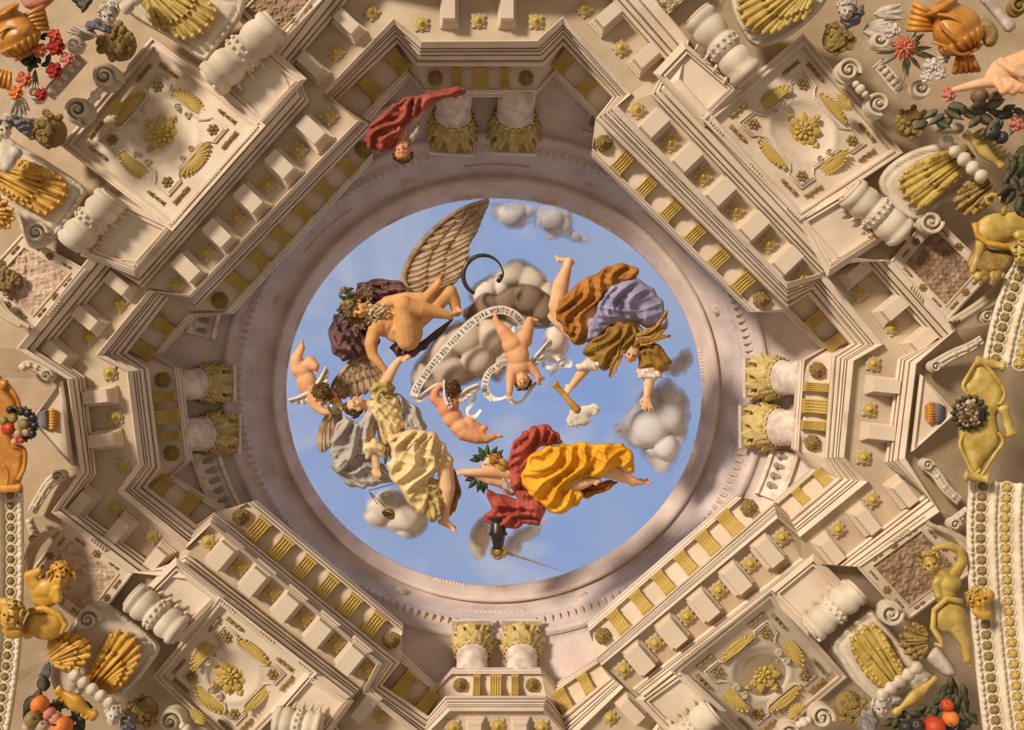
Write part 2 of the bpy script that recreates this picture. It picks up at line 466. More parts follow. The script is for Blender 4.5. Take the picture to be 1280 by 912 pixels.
for i in (5, 13, 21, 29):
    place_band(i, [.165 + k * .135 for k in range(6)], BR, 'bracket', t1)
    place_band(i, [.055, .94], LI, 'lion_mask', t1)
for i, rev in ((3, 0), (7, 1), (11, 0), (15, 1), (19, 0), (23, 1), (27, 0), (31, 1)):
    ts = [.10, .60]
    if rev: ts = [1 - t for t in ts]
    place_band(i, ts, BR, 'bracket', t1)
for i in (1, 9, 17, 25):
    place_band(i, [.5], BR, 'bracket', t1)
    place_band(i, [.3, .7], BR, 'bracket', t1, w=.62)
    place_band(i, [.12, .88], LI, 'lion_mask', t1)

# ================================================================== soffit blocks and gilded buttons
def block_mesh():
    mb = MB()
    mb.box(-15, 15, -21, 21, -2, 3.0, .0)
    mb.box(-12.8, 12.8, -19, 19.5, 3.0, 7.0, .0)
    mb.box(-11.4, 11.4, -17, 18.5, 7.0, 10.0, .0)
    mb.box(-10.4, 10.4, -15.5, 18, 10.0, 20.0, .5)
    return mb.mesh('hanging_block', STONE)
def button_mesh():
    mb = MB()
    mb.lathe([(8, 0), (8.2, 1.6), (7.0, 2.8), (6.0, 2.0), (5.0, 2.4), (4.2, 3.8), (2.6, 3.8), (2.2, 5.6), (1.2, 6.6), (.2, 6.8)], 22)
    return mb.mesh('button', GOLD, True)
def collar_mesh():
    mb = MB()
    mb.lathe([(10.2, -1.0), (10.2, .1), (9.4, .5), (7.5, .4)], 48, None, True, lambda a, z: 1.0 + .14 * math.cos(8 * a) - .10 * math.cos(4 * a))
    return mb.mesh('leaf_collar', STONE2, True)
BL = block_mesh(); BT = button_mesh(); LC_ME = collar_mesh()
def dirs(i): 
    j = (i + 1) % 32
    return LC[j][0] - LC[i][0], LC[j][1] - LC[i][1]
def out_frame(x, y, d, i, s=1.0):
    dx, dy = dirs(i)
    M = frame(x, y, d, dx, dy, s)
    Y = Vector((M[0][1], M[1][1], 0))
    if Y.dot(Vector((x - 617, y - 489, 0))) < 0: M = frame(x, y, d, -dx, -dy, s)
    return M
def block(x, y, i, s=1.0, wx=1.0, d=9.72):
    inst('hanging_block', BL, out_frame(x, y, d + DOFF[i], i, s) @ Matrix.Diagonal((wx, 1, 1, 1)), t3)
def button(x, y, i, s=1.0, d=9.72):
    o = inst('gilded_button', BT, out_frame(x, y, d + DOFF[i] - .005, i, s), t3)
    inst('leaf_collar', LC_ME, out_frame(x, y, d + DOFF[i] - .005, i, s), t3)
for i, (x0, y0), (x1, y1) in ((29, (219, 357), (411, 145)), (5, (796, 137), (1001, 347)), (13, (977, 671), (779, 836)), (21, (460, 836), (260, 676))):
    for k in range(6):
        t = k / 5
        button(x0 + (x1 - x0) * t, y0 + (y1 - y0) * t, i)
        if k < 5:
            t = (k + .5) / 5
            # the block stands a little further out than the buttons
            dx, dy = dirs(i); l = math.hypot(dx, dy); nxx, nyy = dy / l, -dx / l
            x, y = x0 + (x1 - x0) * t, y0 + (y1 - y0) * t
            if (x + nxx - 617) * nxx + (y + nyy - 489) * nyy < 0: nxx, nyy = -nxx, -nyy
            block(x - nxx * 2, y - nyy * 2, i)
for i, blocks, buttons in (
        (31, [(437, 34), (392, 86)], [(464, 15), (420, 65)]),
        (27, [(154, 356), (115, 399), (78, 442)], [(149, 380), (111, 421)]),
        (23, [(108, 627), (154, 660), (200, 696)], [(144, 635), (190, 670)]),
        (19, [(457, 880)], [(477, 896)]),
        (15, [(787, 882)], [(762, 896)]),
        (11, [(1124, 614), (1078, 648), (1034, 685)], [(1090, 624), (1047, 661)]),
        (7, [(1067, 342), (1111, 387), (1147, 426)], [(1074, 367), (1115, 409)]),
        (3, [(758, 26), (805, 76)], [(730, 11), (776, 60)]),
        (25, [(128, 495), (134, 549)], [(137, 466), (144, 521), (153, 582)]),
        (9, [(1101, 482), (1095, 540)], [(1091, 454), (1086, 511), (1079, 571)]),
        (1, [(562, 16), (634, 16)], [(527, 30), (598, 26), (670, 27)]),
        (17, [(594, 914), (650, 914)], [(566, 908), (622, 906), (677, 908)])):
    for x, y in blocks: block(x, y, i, .93, .85)
    for x, y in buttons: button(x, y, i, .95)

# ================================================================== columns with gilded capitals
def column(x0, y0, x1, y1, w, cw, label):
    a = P(x0, y0, 10.68); b = P(x1, y1, 11.26)
    th = thing('column', label, 'column', a, 'paired columns under the drum')
    ax = (b - a); L = ax.length; q = Vector((0, 0, 1)).rotation_difference(ax.normalized())
    M = Matrix.Translation(a) @ q.to_matrix().to_4x4()
    k = SC(10.90); r = w / 2 * k; rc = cw / 2 * k
    MB().lathe([(r * 1.02, -.35 * L), (r, .2 * L), (r * .97, .36 * L), (r * 1.08, .37 * L), (r * 1.08, .41 * L), (r * .97, .42 * L), (r * .97, .6 * L)], 32, M).build('shaft', MARBLE, th, True)
    MB().lathe([(r * .96, .40 * L), (r * .98, .62 * L), (r * 1.0, .82 * L), (rc * .92, .92 * L), (rc * .92, .94 * L)], 32, M).build('bell', GOLDP, th, True)
    MB().box(-rc * 1.05, rc * 1.05, -rc * 1.05, rc * 1.05, .93 * L, .99 * L).xf(M).build('abacus', STONE, th)
    leaf = MB()
    for ring, (z0, z1, n, off) in enumerate(((.38, .66, 10, 0), (.46, .88, 10, .5))):
        for j in range(n):
            an = 2 * PI * (j + off) / n
            R = Matrix.Rotation(an, 4, 'Z')
            wd = r * .34
            rows = []
            for t in (0, .25, .5, .75, .92, 1.0):
                rr = r * (1.06 + .08 * t + .08 * ring) + (r * .27 * max(0, t - .45) / .55)
                z = (z0 + (z1 - z0) * (t if t < .95 else .93)) * L
                ww = wd * (1.0 - .55 * t ** 3)
                rows.append([R @ Vector((rr - .02 * k, -ww, z)), R @ Vector((rr + r * .13, -ww * .55, z)), R @ Vector((rr - r * .02, 0, z)), R @ Vector((rr + r * .13, ww * .55, z)), R @ Vector((rr - .02 * k, ww, z))])
            leaf.loft(rows, False)
    leaf.xf(M).build('acanthus_leaves', GOLDP, th, True)
    for sx in (-1, 1):
        for sy in (-1, 1):
            u = Vector((sx, sy, 0)).normalized()
            vol = MB(); pts = []
            for t in range(19):
                s = t / 18; rr = r * .30 * (1 - .75 * s); an = -1.2 + s * 9
                pts.append(M @ (u * (rc * 1.05 + rr * math.cos(an) * .8) + Vector((0, 0, .86 * L + rr * math.sin(an)))))
            vol.tube(pts, [r * .11 * (1 - .4 * t / 18) for t in range(19)], 6)
            vol.build('volute', GOLDP, th, True)
column(568, 122, 564, 176, 44, 54, 'veined marble column with gilded capital right behind the red-draped figure')
column(646, 122, 641, 174, 46, 56, 'veined marble column with gilded capital next to the one behind the red-draped figure')
column(226, 481, 280, 478, 38, 44, 'marble column with gilded capital facing the dark fruit cluster, nearer the mirror child')
column(234, 543, 284, 541, 42, 48, 'marble column with gilded capital facing the dark fruit cluster, nearer the scale pan')
column(590, 838, 590, 792, 38, 48, 'marble column with gilded capital standing nearest the sword point')
column(652, 838, 652, 792, 38, 48, 'marble column with gilded capital standing nearest the sword point')
column(1000, 472, 945, 472, 42, 48, 'marble column with gilded capital facing the pale grape cluster')
column(996, 535, 941, 532, 44, 52, 'marble column with gilded capital facing the pale grape cluster')
# relief slabs on the wall between capitals and cornice
def slab(q, d, name, m, parent):
    pts = [P(x, y, d) for x, y in q]; back = [P(x, y, d + .08) for x, y in q]
    ins = [P(q[i][0] * .86 + sum(a[0] for a in q) / 4 * .14, q[i][1] * .86 + sum(a[1] for a in q) / 4 * .14, d) for i in range(4)]
    ins2 = [P(q[i][0] * .84 + sum(a[0] for a in q) / 4 * .16, q[i][1] * .84 + sum(a[1] for a in q) / 4 * .16, d + .03) for i in range(4)]
    mb = MB().loft([back, pts, ins, ins2]); n = len(mb.v); mb.f.append((n - 4, n - 3, n - 2, n - 1))
    return mb.build(name, m, parent)
RELW = mat('carved_white_frieze', (238, 222, 204), (208, 188, 172), 9.0, bump=1.0, bscale=26)
def frieze_strip(a0, a1, n=16):
    """curved carved slab on the wall ring between two angles"""
    rows = []
    for k in range(n + 1):
        a = math.radians(a0 + (a1 - a0) * k / n); row = []
        for (L, R, T, B), d in (((264, 973, 152, 811), 11.14), ((264, 973, 152, 811), 11.04), ((259, 978, 147, 815), 11.02), ((257, 980, 145, 817), 11.06), ((232, 1004, 118, 840), 10.93), ((230, 1006, 116, 842), 10.88), ((226, 1010, 111, 846), 10.88), ((226, 1010, 111, 846), 11.00)):
            row.append(P(*ell_pt(L, R, T, B, a), d))
        rows.append(row)
    o = MB().loft(rows, False).build('relief_slab', RELW, drum2, False)
    for k in range(int(abs(a1 - a0) / 2.1)):
        a = math.radians(a0 + (k + .5) * 2.1 * (1 if a1 > a0 else -1)); x, y = ell_pt(244, 992, 131, 829, a)
        inst('carved_petal', PET, frame(x, y, 10.98, math.cos(a), math.sin(a)), drum2)
PET = MB().ball((0, 0, 0), (9, 3.2, 3), 8, 6).ball((-6, 0, 1), (3.4, 4.2, 3), 8, 6).mesh('carved_petal', RELW, True)
for a0, a1 in ((-72, -48), (190, 214), (144, 166), (-132, -108), (114, 132), (30, 48), (14, 24), (52, 66)):
    frieze_strip(a0, a1)
# carved leaf strips on the outer moulding beside the great coffers
CLM = MB()
for k in range(6):
    CLM.ball(((k - 2.5) * 4.2, 0, .6), (1.4, 3.6, 1.5), 6, 5, Matrix.Rotation(.5, 4, 'Z'))
CLM = CLM.mesh('carved_leaf_strip', STONE2, True)
for i in (5, 13, 21, 29):
    for t in (.26, .5, .74):
        x, y = pt(pt(LD[i], LD[i + 1], t), pt(LE[i], LE[i + 1], t), .78)
        inst('carved_leaf_strip', CLM, out_frame(x, y, 9.27, i), t4)
for i in (7, 11, 23, 27, 9, 25):
    for t in ((.45,) if i not in (9, 25) else (.28, .72)):
        x, y = pt(pt(LD[i], LD[i + 1], t), pt(LE[i], LE[i + 1], t), .78)
        inst('carved_leaf_strip', CLM, out_frame(x, y, 9.37, i), t4)
# ================================================================== sky
def sky_material():
    m = bpy.data.materials.new('painted_sky'); m.use_nodes = True
    nt = m.node_tree; nt.nodes.remove(nt.nodes['Principled BSDF'])
    out = nt.nodes['Material Output']
    em = nt.nodes.new('ShaderNodeEmission'); nt.links.new(em.outputs[0], out.inputs['Surface'])
    tc = nt.nodes.new('ShaderNodeTexCoord')
    nz1 = nt.nodes.new('ShaderNodeTexNoise'); nz1.inputs['Scale'].default_value = 0.55; nz1.inputs['Detail'].default_value = 7; nz1.inputs['Distortion'].default_value = 1.2
    nt.links.new(tc.outputs['Object'], nz1.inputs['Vector'])
    r1 = nt.nodes.new('ShaderNodeValToRGB')
    e = r1.color_ramp.elements
    e[0].position = .50; e[0].color = (0, 0, 0, 1); e[1].position = .72; e[1].color = (1, 1, 1, 1)
    nt.links.new(nz1.outputs['Fac'], r1.inputs['Fac'])
    nz2 = nt.nodes.new('ShaderNodeTexNoise'); nz2.inputs['Scale'].default_value = 0.35; nz2.inputs['Detail'].default_value = 3
    nt.links.new(tc.outputs['Object'], nz2.inputs['Vector'])
    r2 = nt.nodes.new('ShaderNodeValToRGB')
    e = r2.color_ramp.elements
    e[0].position = .38; e[0].color = srgb(136, 160, 208); e[1].position = .62; e[1].color = srgb(156, 170, 202)
    nt.links.new(nz2.outputs['Fac'], r2.inputs['Fac'])
    mx = nt.nodes.new('ShaderNodeMix'); mx.data_type = 'RGBA'
    mul = nt.nodes.new('ShaderNodeMath'); mul.operation = 'MULTIPLY'; mul.inputs[1].default_value = .55
    nt.links.new(r1.outputs['Color'], mul.inputs[0])
    nt.links.new(mul.outputs[0], mx.inputs['Factor'])
    nt.links.new(r2.outputs['Color'], mx.inputs[6])
    mx.inputs[7].default_value = srgb(200, 198, 206)
    nt.links.new(mx.outputs[2], em.inputs['Color'])
    em.inputs['Strength'].default_value = 0.86
    return m
SKY = sky_material()
rows = []
for k in range(14):
    t = k / 13
    r = 5.2 * math.sin(t * PI / 2 * .98) + .02
    z = CAMZ + 12.6 + 3.0 * math.cos(t * PI / 2 * .98)
    rows.append([Vector((r * math.cos(2 * PI * i / 64), .3 + r * math.sin(2 * PI * i / 64), z)) for i in range(64)])
sky = MB().loft(rows); sky.f.append(tuple(range(64)))
sky = sky.build('ceiling_sky', SKY, None, True)
tag(sky, 'blue painted sky with thin white clouds seen through the round opening', 'sky', kind='structure')

# ================================================================== shared ornament meshes
def rosette_mesh():
    mb = MB()
    for k in range(8):
        a = 2 * PI * k / 8; R = Matrix.Rotation(a, 4, 'Z')
        if k % 2 == 0:
            mb.ball(R @ Vector((14, 0, 2)), (8.5, 4.6, 2.6), 10, 6, R)
            for s in (-1, 1): mb.ball(R @ Vector((15, s * 4.2, 2)), (4.2, 2.6, 2.2), 8, 5, R)
            mb.ball(R @ Vector((25, 0, 2.5)), (4.0, 3.0, 2.6), 8, 5, R)
            for s in (-1, 1): mb.ball(R @ Vector((23.4, s * 3.4, 2)), (2.2, 2.0, 2), 7, 5, R)
        else:
            mb.ball(R @ Vector((14, 0, 1.5)), (9.5, 6.2, 2.2), 10, 6, R)
            mb.ball(R @ Vector((21, 0, 1.5)), (3.6, 2.4, 1.6), 8, 5, R)
    for k in range(8):
        a = 2 * PI * (k + .5) / 8; R = Matrix.Rotation(a, 4, 'Z')
        mb.ball(R @ Vector((8, 0, 5)), (4.4, 3.0, 2.2), 8, 5, R)
    for k in range(6):
        a = 2 * PI * k / 6
        mb.ball((3.6 * math.cos(a), 3.6 * math.sin(a), 7), 2.0, 7, 5)
    mb.ball((0, 0, 8.2), (2.2, 2.2, 2.6), 8, 6)
    return mb.mesh('rosette', GOLD, True)
def flower_mesh(m=GOLDD):
    mb = MB()
    for k in range(6):
        a = 2 * PI * k / 6; R = Matrix.Rotation(a, 4, 'Z')
        mb.ball(R @ Vector((4.2, 0, 1)), (2.6, 2.2, 1.5), 8, 5, R)
    mb.ball((0, 0, 2), (2.2, 2.2, 2.0), 8, 6)
    return mb.mesh('flower', m, True)
def shell_mesh(hw):
    mb = MB(); n = 13; A_, B_ = 27.0, hw * 1.5
    for k in range(n):
        a = math.radians(10 + 160 * k / (n - 1)); r = 1.0 / math.sqrt((math.cos(a) / A_) ** 2 + (math.sin(a) / B_) ** 2)
        R = Matrix.Rotation(a, 4, 'Z'); c = Vector((math.cos(a), math.sin(a), 0)) * r * .5 + Vector((0, -hw * .7, 1.6))
        mb.ball(c, (r * .54, 1.3 + r * .055, 2.0), 8, 6, R); mb.ball(c + Vector((math.cos(a), math.sin(a), .05)) * r * .48, (2.2, 2.4, 2.0), 7, 5)
    mb.tube([(t * 27, -hw * .75 + 1.5 * t * t, 2.2) for t in [q / 8 - 1 for q in range(17)]], [1.0 + .9 * (1 - abs(q / 8 - 1)) for q in range(17)], 7)
    return mb.mesh('shell', GOLD, True)
def spiral(R, turns, n=40, dirn=1, r_in=.16, a0=0.0):
    return [((R * (1 - (1 - r_in) * t)) * math.cos(a0 + dirn * t * turns * 2 * PI) if False else R * (1 - (1 - r_in) * t) * math.cos(a0 + dirn * t * turns * 2 * PI),
             R * (1 - (1 - r_in) * t) * math.sin(a0 + dirn * t * turns * 2 * PI), 0.0) for t in [k / n for k in range(n + 1)]]
def volute_mesh(name, m, R=20, thick=4.2, turns=2.0, dirn=1, depth=9):
    """a rolled stone scroll: a flat band wound inwards, standing depth px proud"""
    mb = MB(); pts = spiral(R - thick, turns, 56, dirn)
    rows = []
    for i, p in enumerate(pts):
        t = i / (len(pts) - 1)
        q = Vector(p); u = q.normalized(); th = thick * (1 - .55 * t); z = depth * (1 + .25 * t)
        rows.append([q - u * th * .5 + Vector((0, 0, -4)), q - u * th * .5 + Vector((0, 0, z * .86)), q - u * th * .2 + Vector((0, 0, z)), q + u * th * .3 + Vector((0, 0, z)), q + u * th * .5 + Vector((0, 0, z * .82)), q + u * th * .5 + Vector((0, 0, -4))])
    mb.loft(rows, False)
    mb.lathe([(R - thick * 1.0, -4), (R - thick * 1.0, depth * .3)], 28)
    mb.ball((0, 0, depth * .8), (R * .17, R * .17, R * .22), 10, 7)
    return mb.mesh(name, m)
ROS = rosette_mesh(); FLO = flower_mesh(); SHB = shell_mesh(9.5); SHN = shell_mesh(6.0)
HUS = MB().ball((0, 0, 1), (3.4, 1.9, 1.7), 8, 5).ball((3.6, 1.3, .8), (1.8, 1.0, 1.0), 6, 4).ball((3.6, -1.3, .8), (1.8, 1.0, 1.0), 6, 4).mesh('husk', GOLDD, True)
VSM = volute_mesh('scroll', WHITE, 7, 1.8, 1.6, 1, 4)
VSM2 = volute_mesh('scroll', WHITE, 7, 1.8, 1.6, -1, 4)

# ================================================================== great square coffer panels
def quadmap(q, dd):
    def f(u, v, h=0.0):
        s, t = (u + 1) / 2, (v + 1) / 2
        w = ((1 - s) * (1 - t), s * (1 - t), s * t, (1 - s) * t)
        x = sum(a * b[0] for a, b in zip(w, q)); y = sum(a * b[1] for a, b in zip(w, q)); d = sum(a * b for a, b in zip(w, dd))
        return x, y, d - h * SC(d)
    return f
def frame_rows(Q, prof):
    rows = []
    for s, h in prof:
        rows.append([P(*Q(a * s, b * s, h)) for a, b in ((-1, -1), (1, -1), (1, 1), (-1, 1))])
    return rows
def panel(q, dd, label, shells, rot=0.0):
    """q: four picture corners, dd: their distances"""
    Q = quadmap(q, dd)
    th = thing('coffer_panel', label, 'coffer', P(*Q(0, 0, -12)), 'great square ceiling coffers')
    n = 36; V = []; F = []
    for j in range(n + 1):
        for i in range(n + 1):
            u, v = -1 + 2 * i / n, -1 + 2 * j / n
            r = math.hypot(u, v); m = max(abs(u), abs(v))
            h = 0.0
            if r < .50: h -= 9 * (1 - (r / .50) ** 2) ** .7
            elif r < .58: h += 2.2 * math.sin((r - .50) / .08 * PI)
            V.append(P(*Q(u, v, h)))
    for j in range(n):
        for i in range(n):
            a = j * (n + 1) + i; F.append((a, a + 1, a + n + 2, a + n + 1))
    obj('plate', V, F, STONE, th, True)
    MB().loft(frame_rows(Q, [(1.15, -10), (1.15, 8), (1.14, 10), (1.11, 10), (1.10, 7), (1.065, 6.5), (1.06, 9), (1.03, 9), (1.02, 5.5), (1.0, 5), (.995, -1)])).build('frame', STONE, th)
    # inner moulding stepping in around the shells
    c, e, k = .72, .42, .57
    path = []
    for a in range(4):
        ca, sa = math.cos(a * PI / 2), math.sin(a * PI / 2)
        for (u, v) in ((k, -.30), (k, .30), (.64, .38), (c, e), (c, c), (e, c), (.38, .64)):
            path.append((u * ca - v * sa, u * sa + v * ca))
    for off, rr in ((1.0, 1.3), (.94, .8)):
        MB().tube([P(*Q(u * off, v * off, 1.6)) for u, v in path], rr * SC(9.4), 6, True).build('inner_moulding', STONE, th, True)
    def at(u, v, me, name, ang, s=1.0, h=0.5, flip=False):
        x, y, d = Q(u, v, h)
        ex, ey, _ = Q(u + .1 * math.cos(ang), v + .1 * math.sin(ang), h)
        return inst2(name, me, frame(x, y, d, ex - x, ey - y, s, flip), th)
    at(0, 0, ROS, 'rosette', rot, 1.0, -8)
    for a in range(4):
        for sg in (1,):
            u, v = [(-.56, -.56), (.56, -.56), (.56, .56), (-.56, .56)][a]
            at(u, v, FLO, 'flower', 0.3, 1.15)
    for a in range(4):
        ca, sa = math.cos(a * PI / 2), math.sin(a * PI / 2)
        at(.70 * ca, .70 * sa, SHB if shells[a] else SHN, 'shell', a * PI / 2 + PI / 2, 1.0, 1.0)
        if shells[a]:
            for sg, me in ((-1, VSM), (1, VSM2)):
                u, v = .50, sg * .10
                at(u * ca - v * sa, u * sa + v * ca, me, 'scroll', a * PI / 2, .85, 1)
        # husk strings close to the corners
        for sg in (-1, 1):
            for j, t in enumerate((.46, .58, .69)):
                u, v = .87, sg * t
                at(u * ca - v * sa, u * sa + v * ca, HUS, 'husk', a * PI / 2 + PI / 2 * (1 if sg > 0 else -1), 1.3 - .2 * (j == 1), 1)
    return th
def inst2(name, me, M, th):
    """shared mesh under an empty: undo the empty's own place"""
    o = bpy.data.objects.new(name, me); COL.objects.link(o); o.parent = th
    o.matrix_parent_inverse = Matrix.Translation(-Vector(th.location)); o.matrix_basis = M
    return o
N0, F0 = 9.34, 9.66
panel([(192, 61), (316, 158), (214, 274), (92, 180)], [F0, N0, N0, F0], 'bright square coffer with gilded rosette and shells beside the golden vase of red roses', (1, 1, 1, 1))
panel([(1004, 58), (1113, 187), (1001, 262), (893, 150)], [F0, F0, N0, N0], 'square coffer with gilded rosette and shells beside the pale flowers and the pointing hand', (1, 0, 1, 0))
panel([(962, 750), (1046, 845), (944, 930), (853, 838)], [N0, 9.84, 9.84, N0], 'dim shaded square coffer with gilded rosette and shells near the kneeling golden satyr', (0, 1, 0, 1))
panel([(277, 757), (383, 841), (295, 930), (203, 845)], [N0, N0, F0, F0], 'square coffer with star-shaped gilded rosette near the orange fruit and gilded leaf', (0, 1, 1, 0), .4)

# ---- smaller relief panels beside the projecting bays
def relief_panel(q, dd, label, cat='relief', m=None):
    Q = quadmap(q, dd)
    th = thing('relief_panel', label, cat, P(*Q(0, 0, -10)), 'small pink relief panels')
    MB().loft(frame_rows(Q, [(1.08, -8), (1.08, 3), (1.03, 4), (1.0, 2), (.80, 2), (.79, 3.5), (.75, 3.5), (.74, 0)])).build('frame', STONE, th)
    n = 44; rnd = random.Random(int(q[0][0])); ph = rnd.random() * 9
    V = []; F = []
    for j in range(n + 1):
        for i in range(n + 1):
            u, v = -.74 + 1.48 * i / n, -.74 + 1.48 * j / n
            h = 1.2 + 1.3 * float(nz(u * 9, v * 9, 1.0, ph)) + 1.3 * float(nz(u * 24, v * 24, 1.0, ph + 2))
            V.append(P(*Q(u, v, h)))
    for j in range(n):
        for i in range(n):
            a = j * (n + 1) + i; F.append((a, a + 1, a + n + 2, a + n + 1))
    obj('carved_field', V, F, m or PINK, th, True)
    for a in range(4):
        ca, sa = math.cos(a * PI / 2), math.sin(a * PI / 2)
        for v in (-.62, -.45, .45, .62):
            x, y, d = Q(.9 * ca - v * sa, .9 * sa + v * ca, 2.5)
            x2, y2, _ = Q(.9 * ca - (v + .1) * sa, .9 * sa + (v + .1) * ca, 2.5)
            inst2('husk', HUS, frame(x, y, d, x2 - x, y2 - y, .85), th)
        x, y, d = Q(.9 * ca, .9 * sa, 2.5)
        inst2('flower', FLO, frame(x, y, d, 1, 0, .8), th)
    return th
relief_panel([(28, 296), (103, 338), (42, 408), (-30, 360)], [9.5, 9.4, 9.4, 9.5], 'pink marble relief panel near the golden bell ornament and the white scroll console')
relief_panel([(84, 660), (162, 716), (112, 782), (34, 724)], [9.4, 9.4, 9.5, 9.5], 'pink marble relief panel behind the golden horned satyr bust')
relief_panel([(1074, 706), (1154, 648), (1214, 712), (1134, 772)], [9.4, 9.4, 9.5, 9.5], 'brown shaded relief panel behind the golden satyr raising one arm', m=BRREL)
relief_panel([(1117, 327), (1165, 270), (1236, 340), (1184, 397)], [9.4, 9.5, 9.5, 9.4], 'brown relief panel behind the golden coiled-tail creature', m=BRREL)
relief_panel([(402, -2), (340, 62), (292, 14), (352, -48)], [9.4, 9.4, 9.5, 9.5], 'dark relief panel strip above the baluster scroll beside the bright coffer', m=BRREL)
relief_panel([(818, 0), (832, 20), (880, -24), (866, -44)], [9.4, 9.4, 9.5, 9.5], 'narrow bright relief panel edged with gilded leaves')
# plain triangular fields behind the fruit clusters
for q, lab in (([(76, 478), (90, 580), (40, 528)], 'white triangular stone field behind the dark fruit cluster'), ([(1152, 470), (1141, 562), (1192, 516)], 'tan triangular stone field behind the blue and gold tassel')):
    a = [P(x, y, 9.40) for x, y in q]; b = [P(x, y, 9.45) for x, y in q]
    mb = MB().loft([b, a]); mb.f.append((3, 4, 5)); o = mb.build('triangular_field', STONE); tag(o, lab, 'stone field')
    mb = MB().tube([P(x, y, 9.39) for x, y in q], .03, 8, True).build('edge_moulding', STONE, o)

# ================================================================== pedestals with baluster scrolls
def baluster_bracket(q, a, b, r, label, flipv=1):
    cx, cy = sum(p[0] for p in q) / 4, sum(p[1] for p in q) / 4
    th = thing('scroll_console', label, 'console', P(cx, cy, 9.42), 'white baluster scrolls on pedestals')
    Q = quadmap(q, [9.36] * 4)
    mb = MB().loft(frame_rows(Q, [(1.06, -3), (1.06, 2), (1.03, 4), (.98, 4.5), (.97, 8), (.91, 9), (.90, 11.5), (.86, 12), (.85, 8), (.80, 8), (.80, 10), (.74, 10.5), (.72, 5)]))
    n = len(mb.v); mb.f.append((n - 4, n - 3, n - 2, n - 1)); mb.build('pedestal', STONE, th)
    d = 9.36 - 20 * SC(9.3)
    A = P(a[0], a[1], d); B = P(b[0], b[1], d); ax = B - A; L = ax.length
    qn = Vector((0, 0, 1)).rotation_difference(ax.normalized()); M = Matrix.Translation(A) @ qn.to_matrix().to_4x4()
    R = r * SC(9.3)
    prof = [(R * .55, -.06 * L), (R * .92, -.05 * L), (R * .98, 0), (R * .98, .06 * L), (R * .86, .09 * L), (R * .93, .16 * L), (R * .98, .25 * L), (R * .90, .33 * L), (R * .80, .37 * L), (R * .80, .39 * L),
            (R * .92, .41 * L), (R * .92, .60 * L), (R * .80, .62 * L), (R * .80, .64 * L), (R * .90, .68 * L), (R * 1.0, .78 * L), (R * .96, .88 * L), (R * .86, .93 * L), (R * .98, .96 * L), (R * .98, 1.03 * L), (R * .9, 1.06 * L), (R * .5, 1.07 * L)]
    roll = MB().lathe(prof, 30, M).build('roll', WHITE, th, True)
    bumps = MB()
    for k in range(14):
        an = 2 * PI * k / 14
        for zz in (.46, .55):
            bumps.ball(M @ Vector((R * .93 * math.cos(an + zz * 3), R * .93 * math.sin(an + zz * 3), zz * L)), R * .12, 7, 5)
    bumps.build('carved_band', WHITE, roll, True)
    for zz, s in ((-.07, 1), (1.08, -1)):
        pts = [M @ Vector((p[0], p[1], zz * L)) for p in spiral(R * .86, 2.2, 44, s * flipv)]
        MB().tube(pts, [R * .12 * (1 - .5 * i / 44) for i in range(45)], 7).build('volute', WHITE, roll, True)
    # drops carved on the pedestal face beside the roll
    toward = Vector((617 - cx, 489 - cy)).normalized()
    dx, dy = b[0] - a[0], b[1] - a[1]; l = math.hypot(dx, dy)
    for t in (.2, .42, .62, .82):
        x, y = a[0] + dx * t + toward.x * (r + 7), a[1] + dy * t + toward.y * (r + 7)
        MB().tube([P(x - toward.x * 9, y - toward.y * 9, 9.24), P(x, y, 9.25), P(x + toward.x * 5, y + toward.y * 5, 9.255)], [2.6 * SC(9.3), 1.8 * SC(9.3), .5 * SC(9.3)], 7).build('drop', WHITE, th, True)
    return th
baluster_bracket([(335, 58), (381, 99), (327, 160), (262, 102)], (268, 98), (338, 36), 23, 'white baluster scroll on a pedestal next to the bright coffer and the dark relief strip')
baluster_bracket([(150, 250), (219, 283), (168, 343), (104, 318)], (138, 250), (92, 302), 21, 'white baluster scroll between the bright coffer and the pink relief panel')
baluster_bracket([(855, 54), (925, 112), (880, 156), (819, 92)], (932, 92), (876, 24), 21, 'white baluster scroll beside the coffer near the pointing hand, by a gilded leaf')
baluster_bracket([(997, 272), (1058, 236), (1100, 300), (1035, 343)], (1066, 242), (1124, 290), 21, 'white baluster scroll beside the brown relief panel and the coiled-tail creature')
baluster_bracket([(960, 741), (1017, 694), (1068, 745), (1010, 792)], (1016, 784), (1066, 740), 19, 'white baluster scroll between the dim coffer and the arm-raising satyr')
baluster_bracket([(797, 874), (850, 836), (905, 888), (850, 930)], (888, 890), (840, 930), 18, 'partly cut white baluster scroll below the dim coffer')
baluster_bracket([(220, 699), (279, 746), (225, 800), (165, 755)], (222, 787), (170, 748), 20, 'white baluster scroll beside the star-rosette coffer and the horned satyr bust')
baluster_bracket([(385, 839), (440, 876), (400, 930), (340, 890)], (398, 908), (348, 900), 18, 'partly cut white baluster scroll beyond the star-rosette coffer')

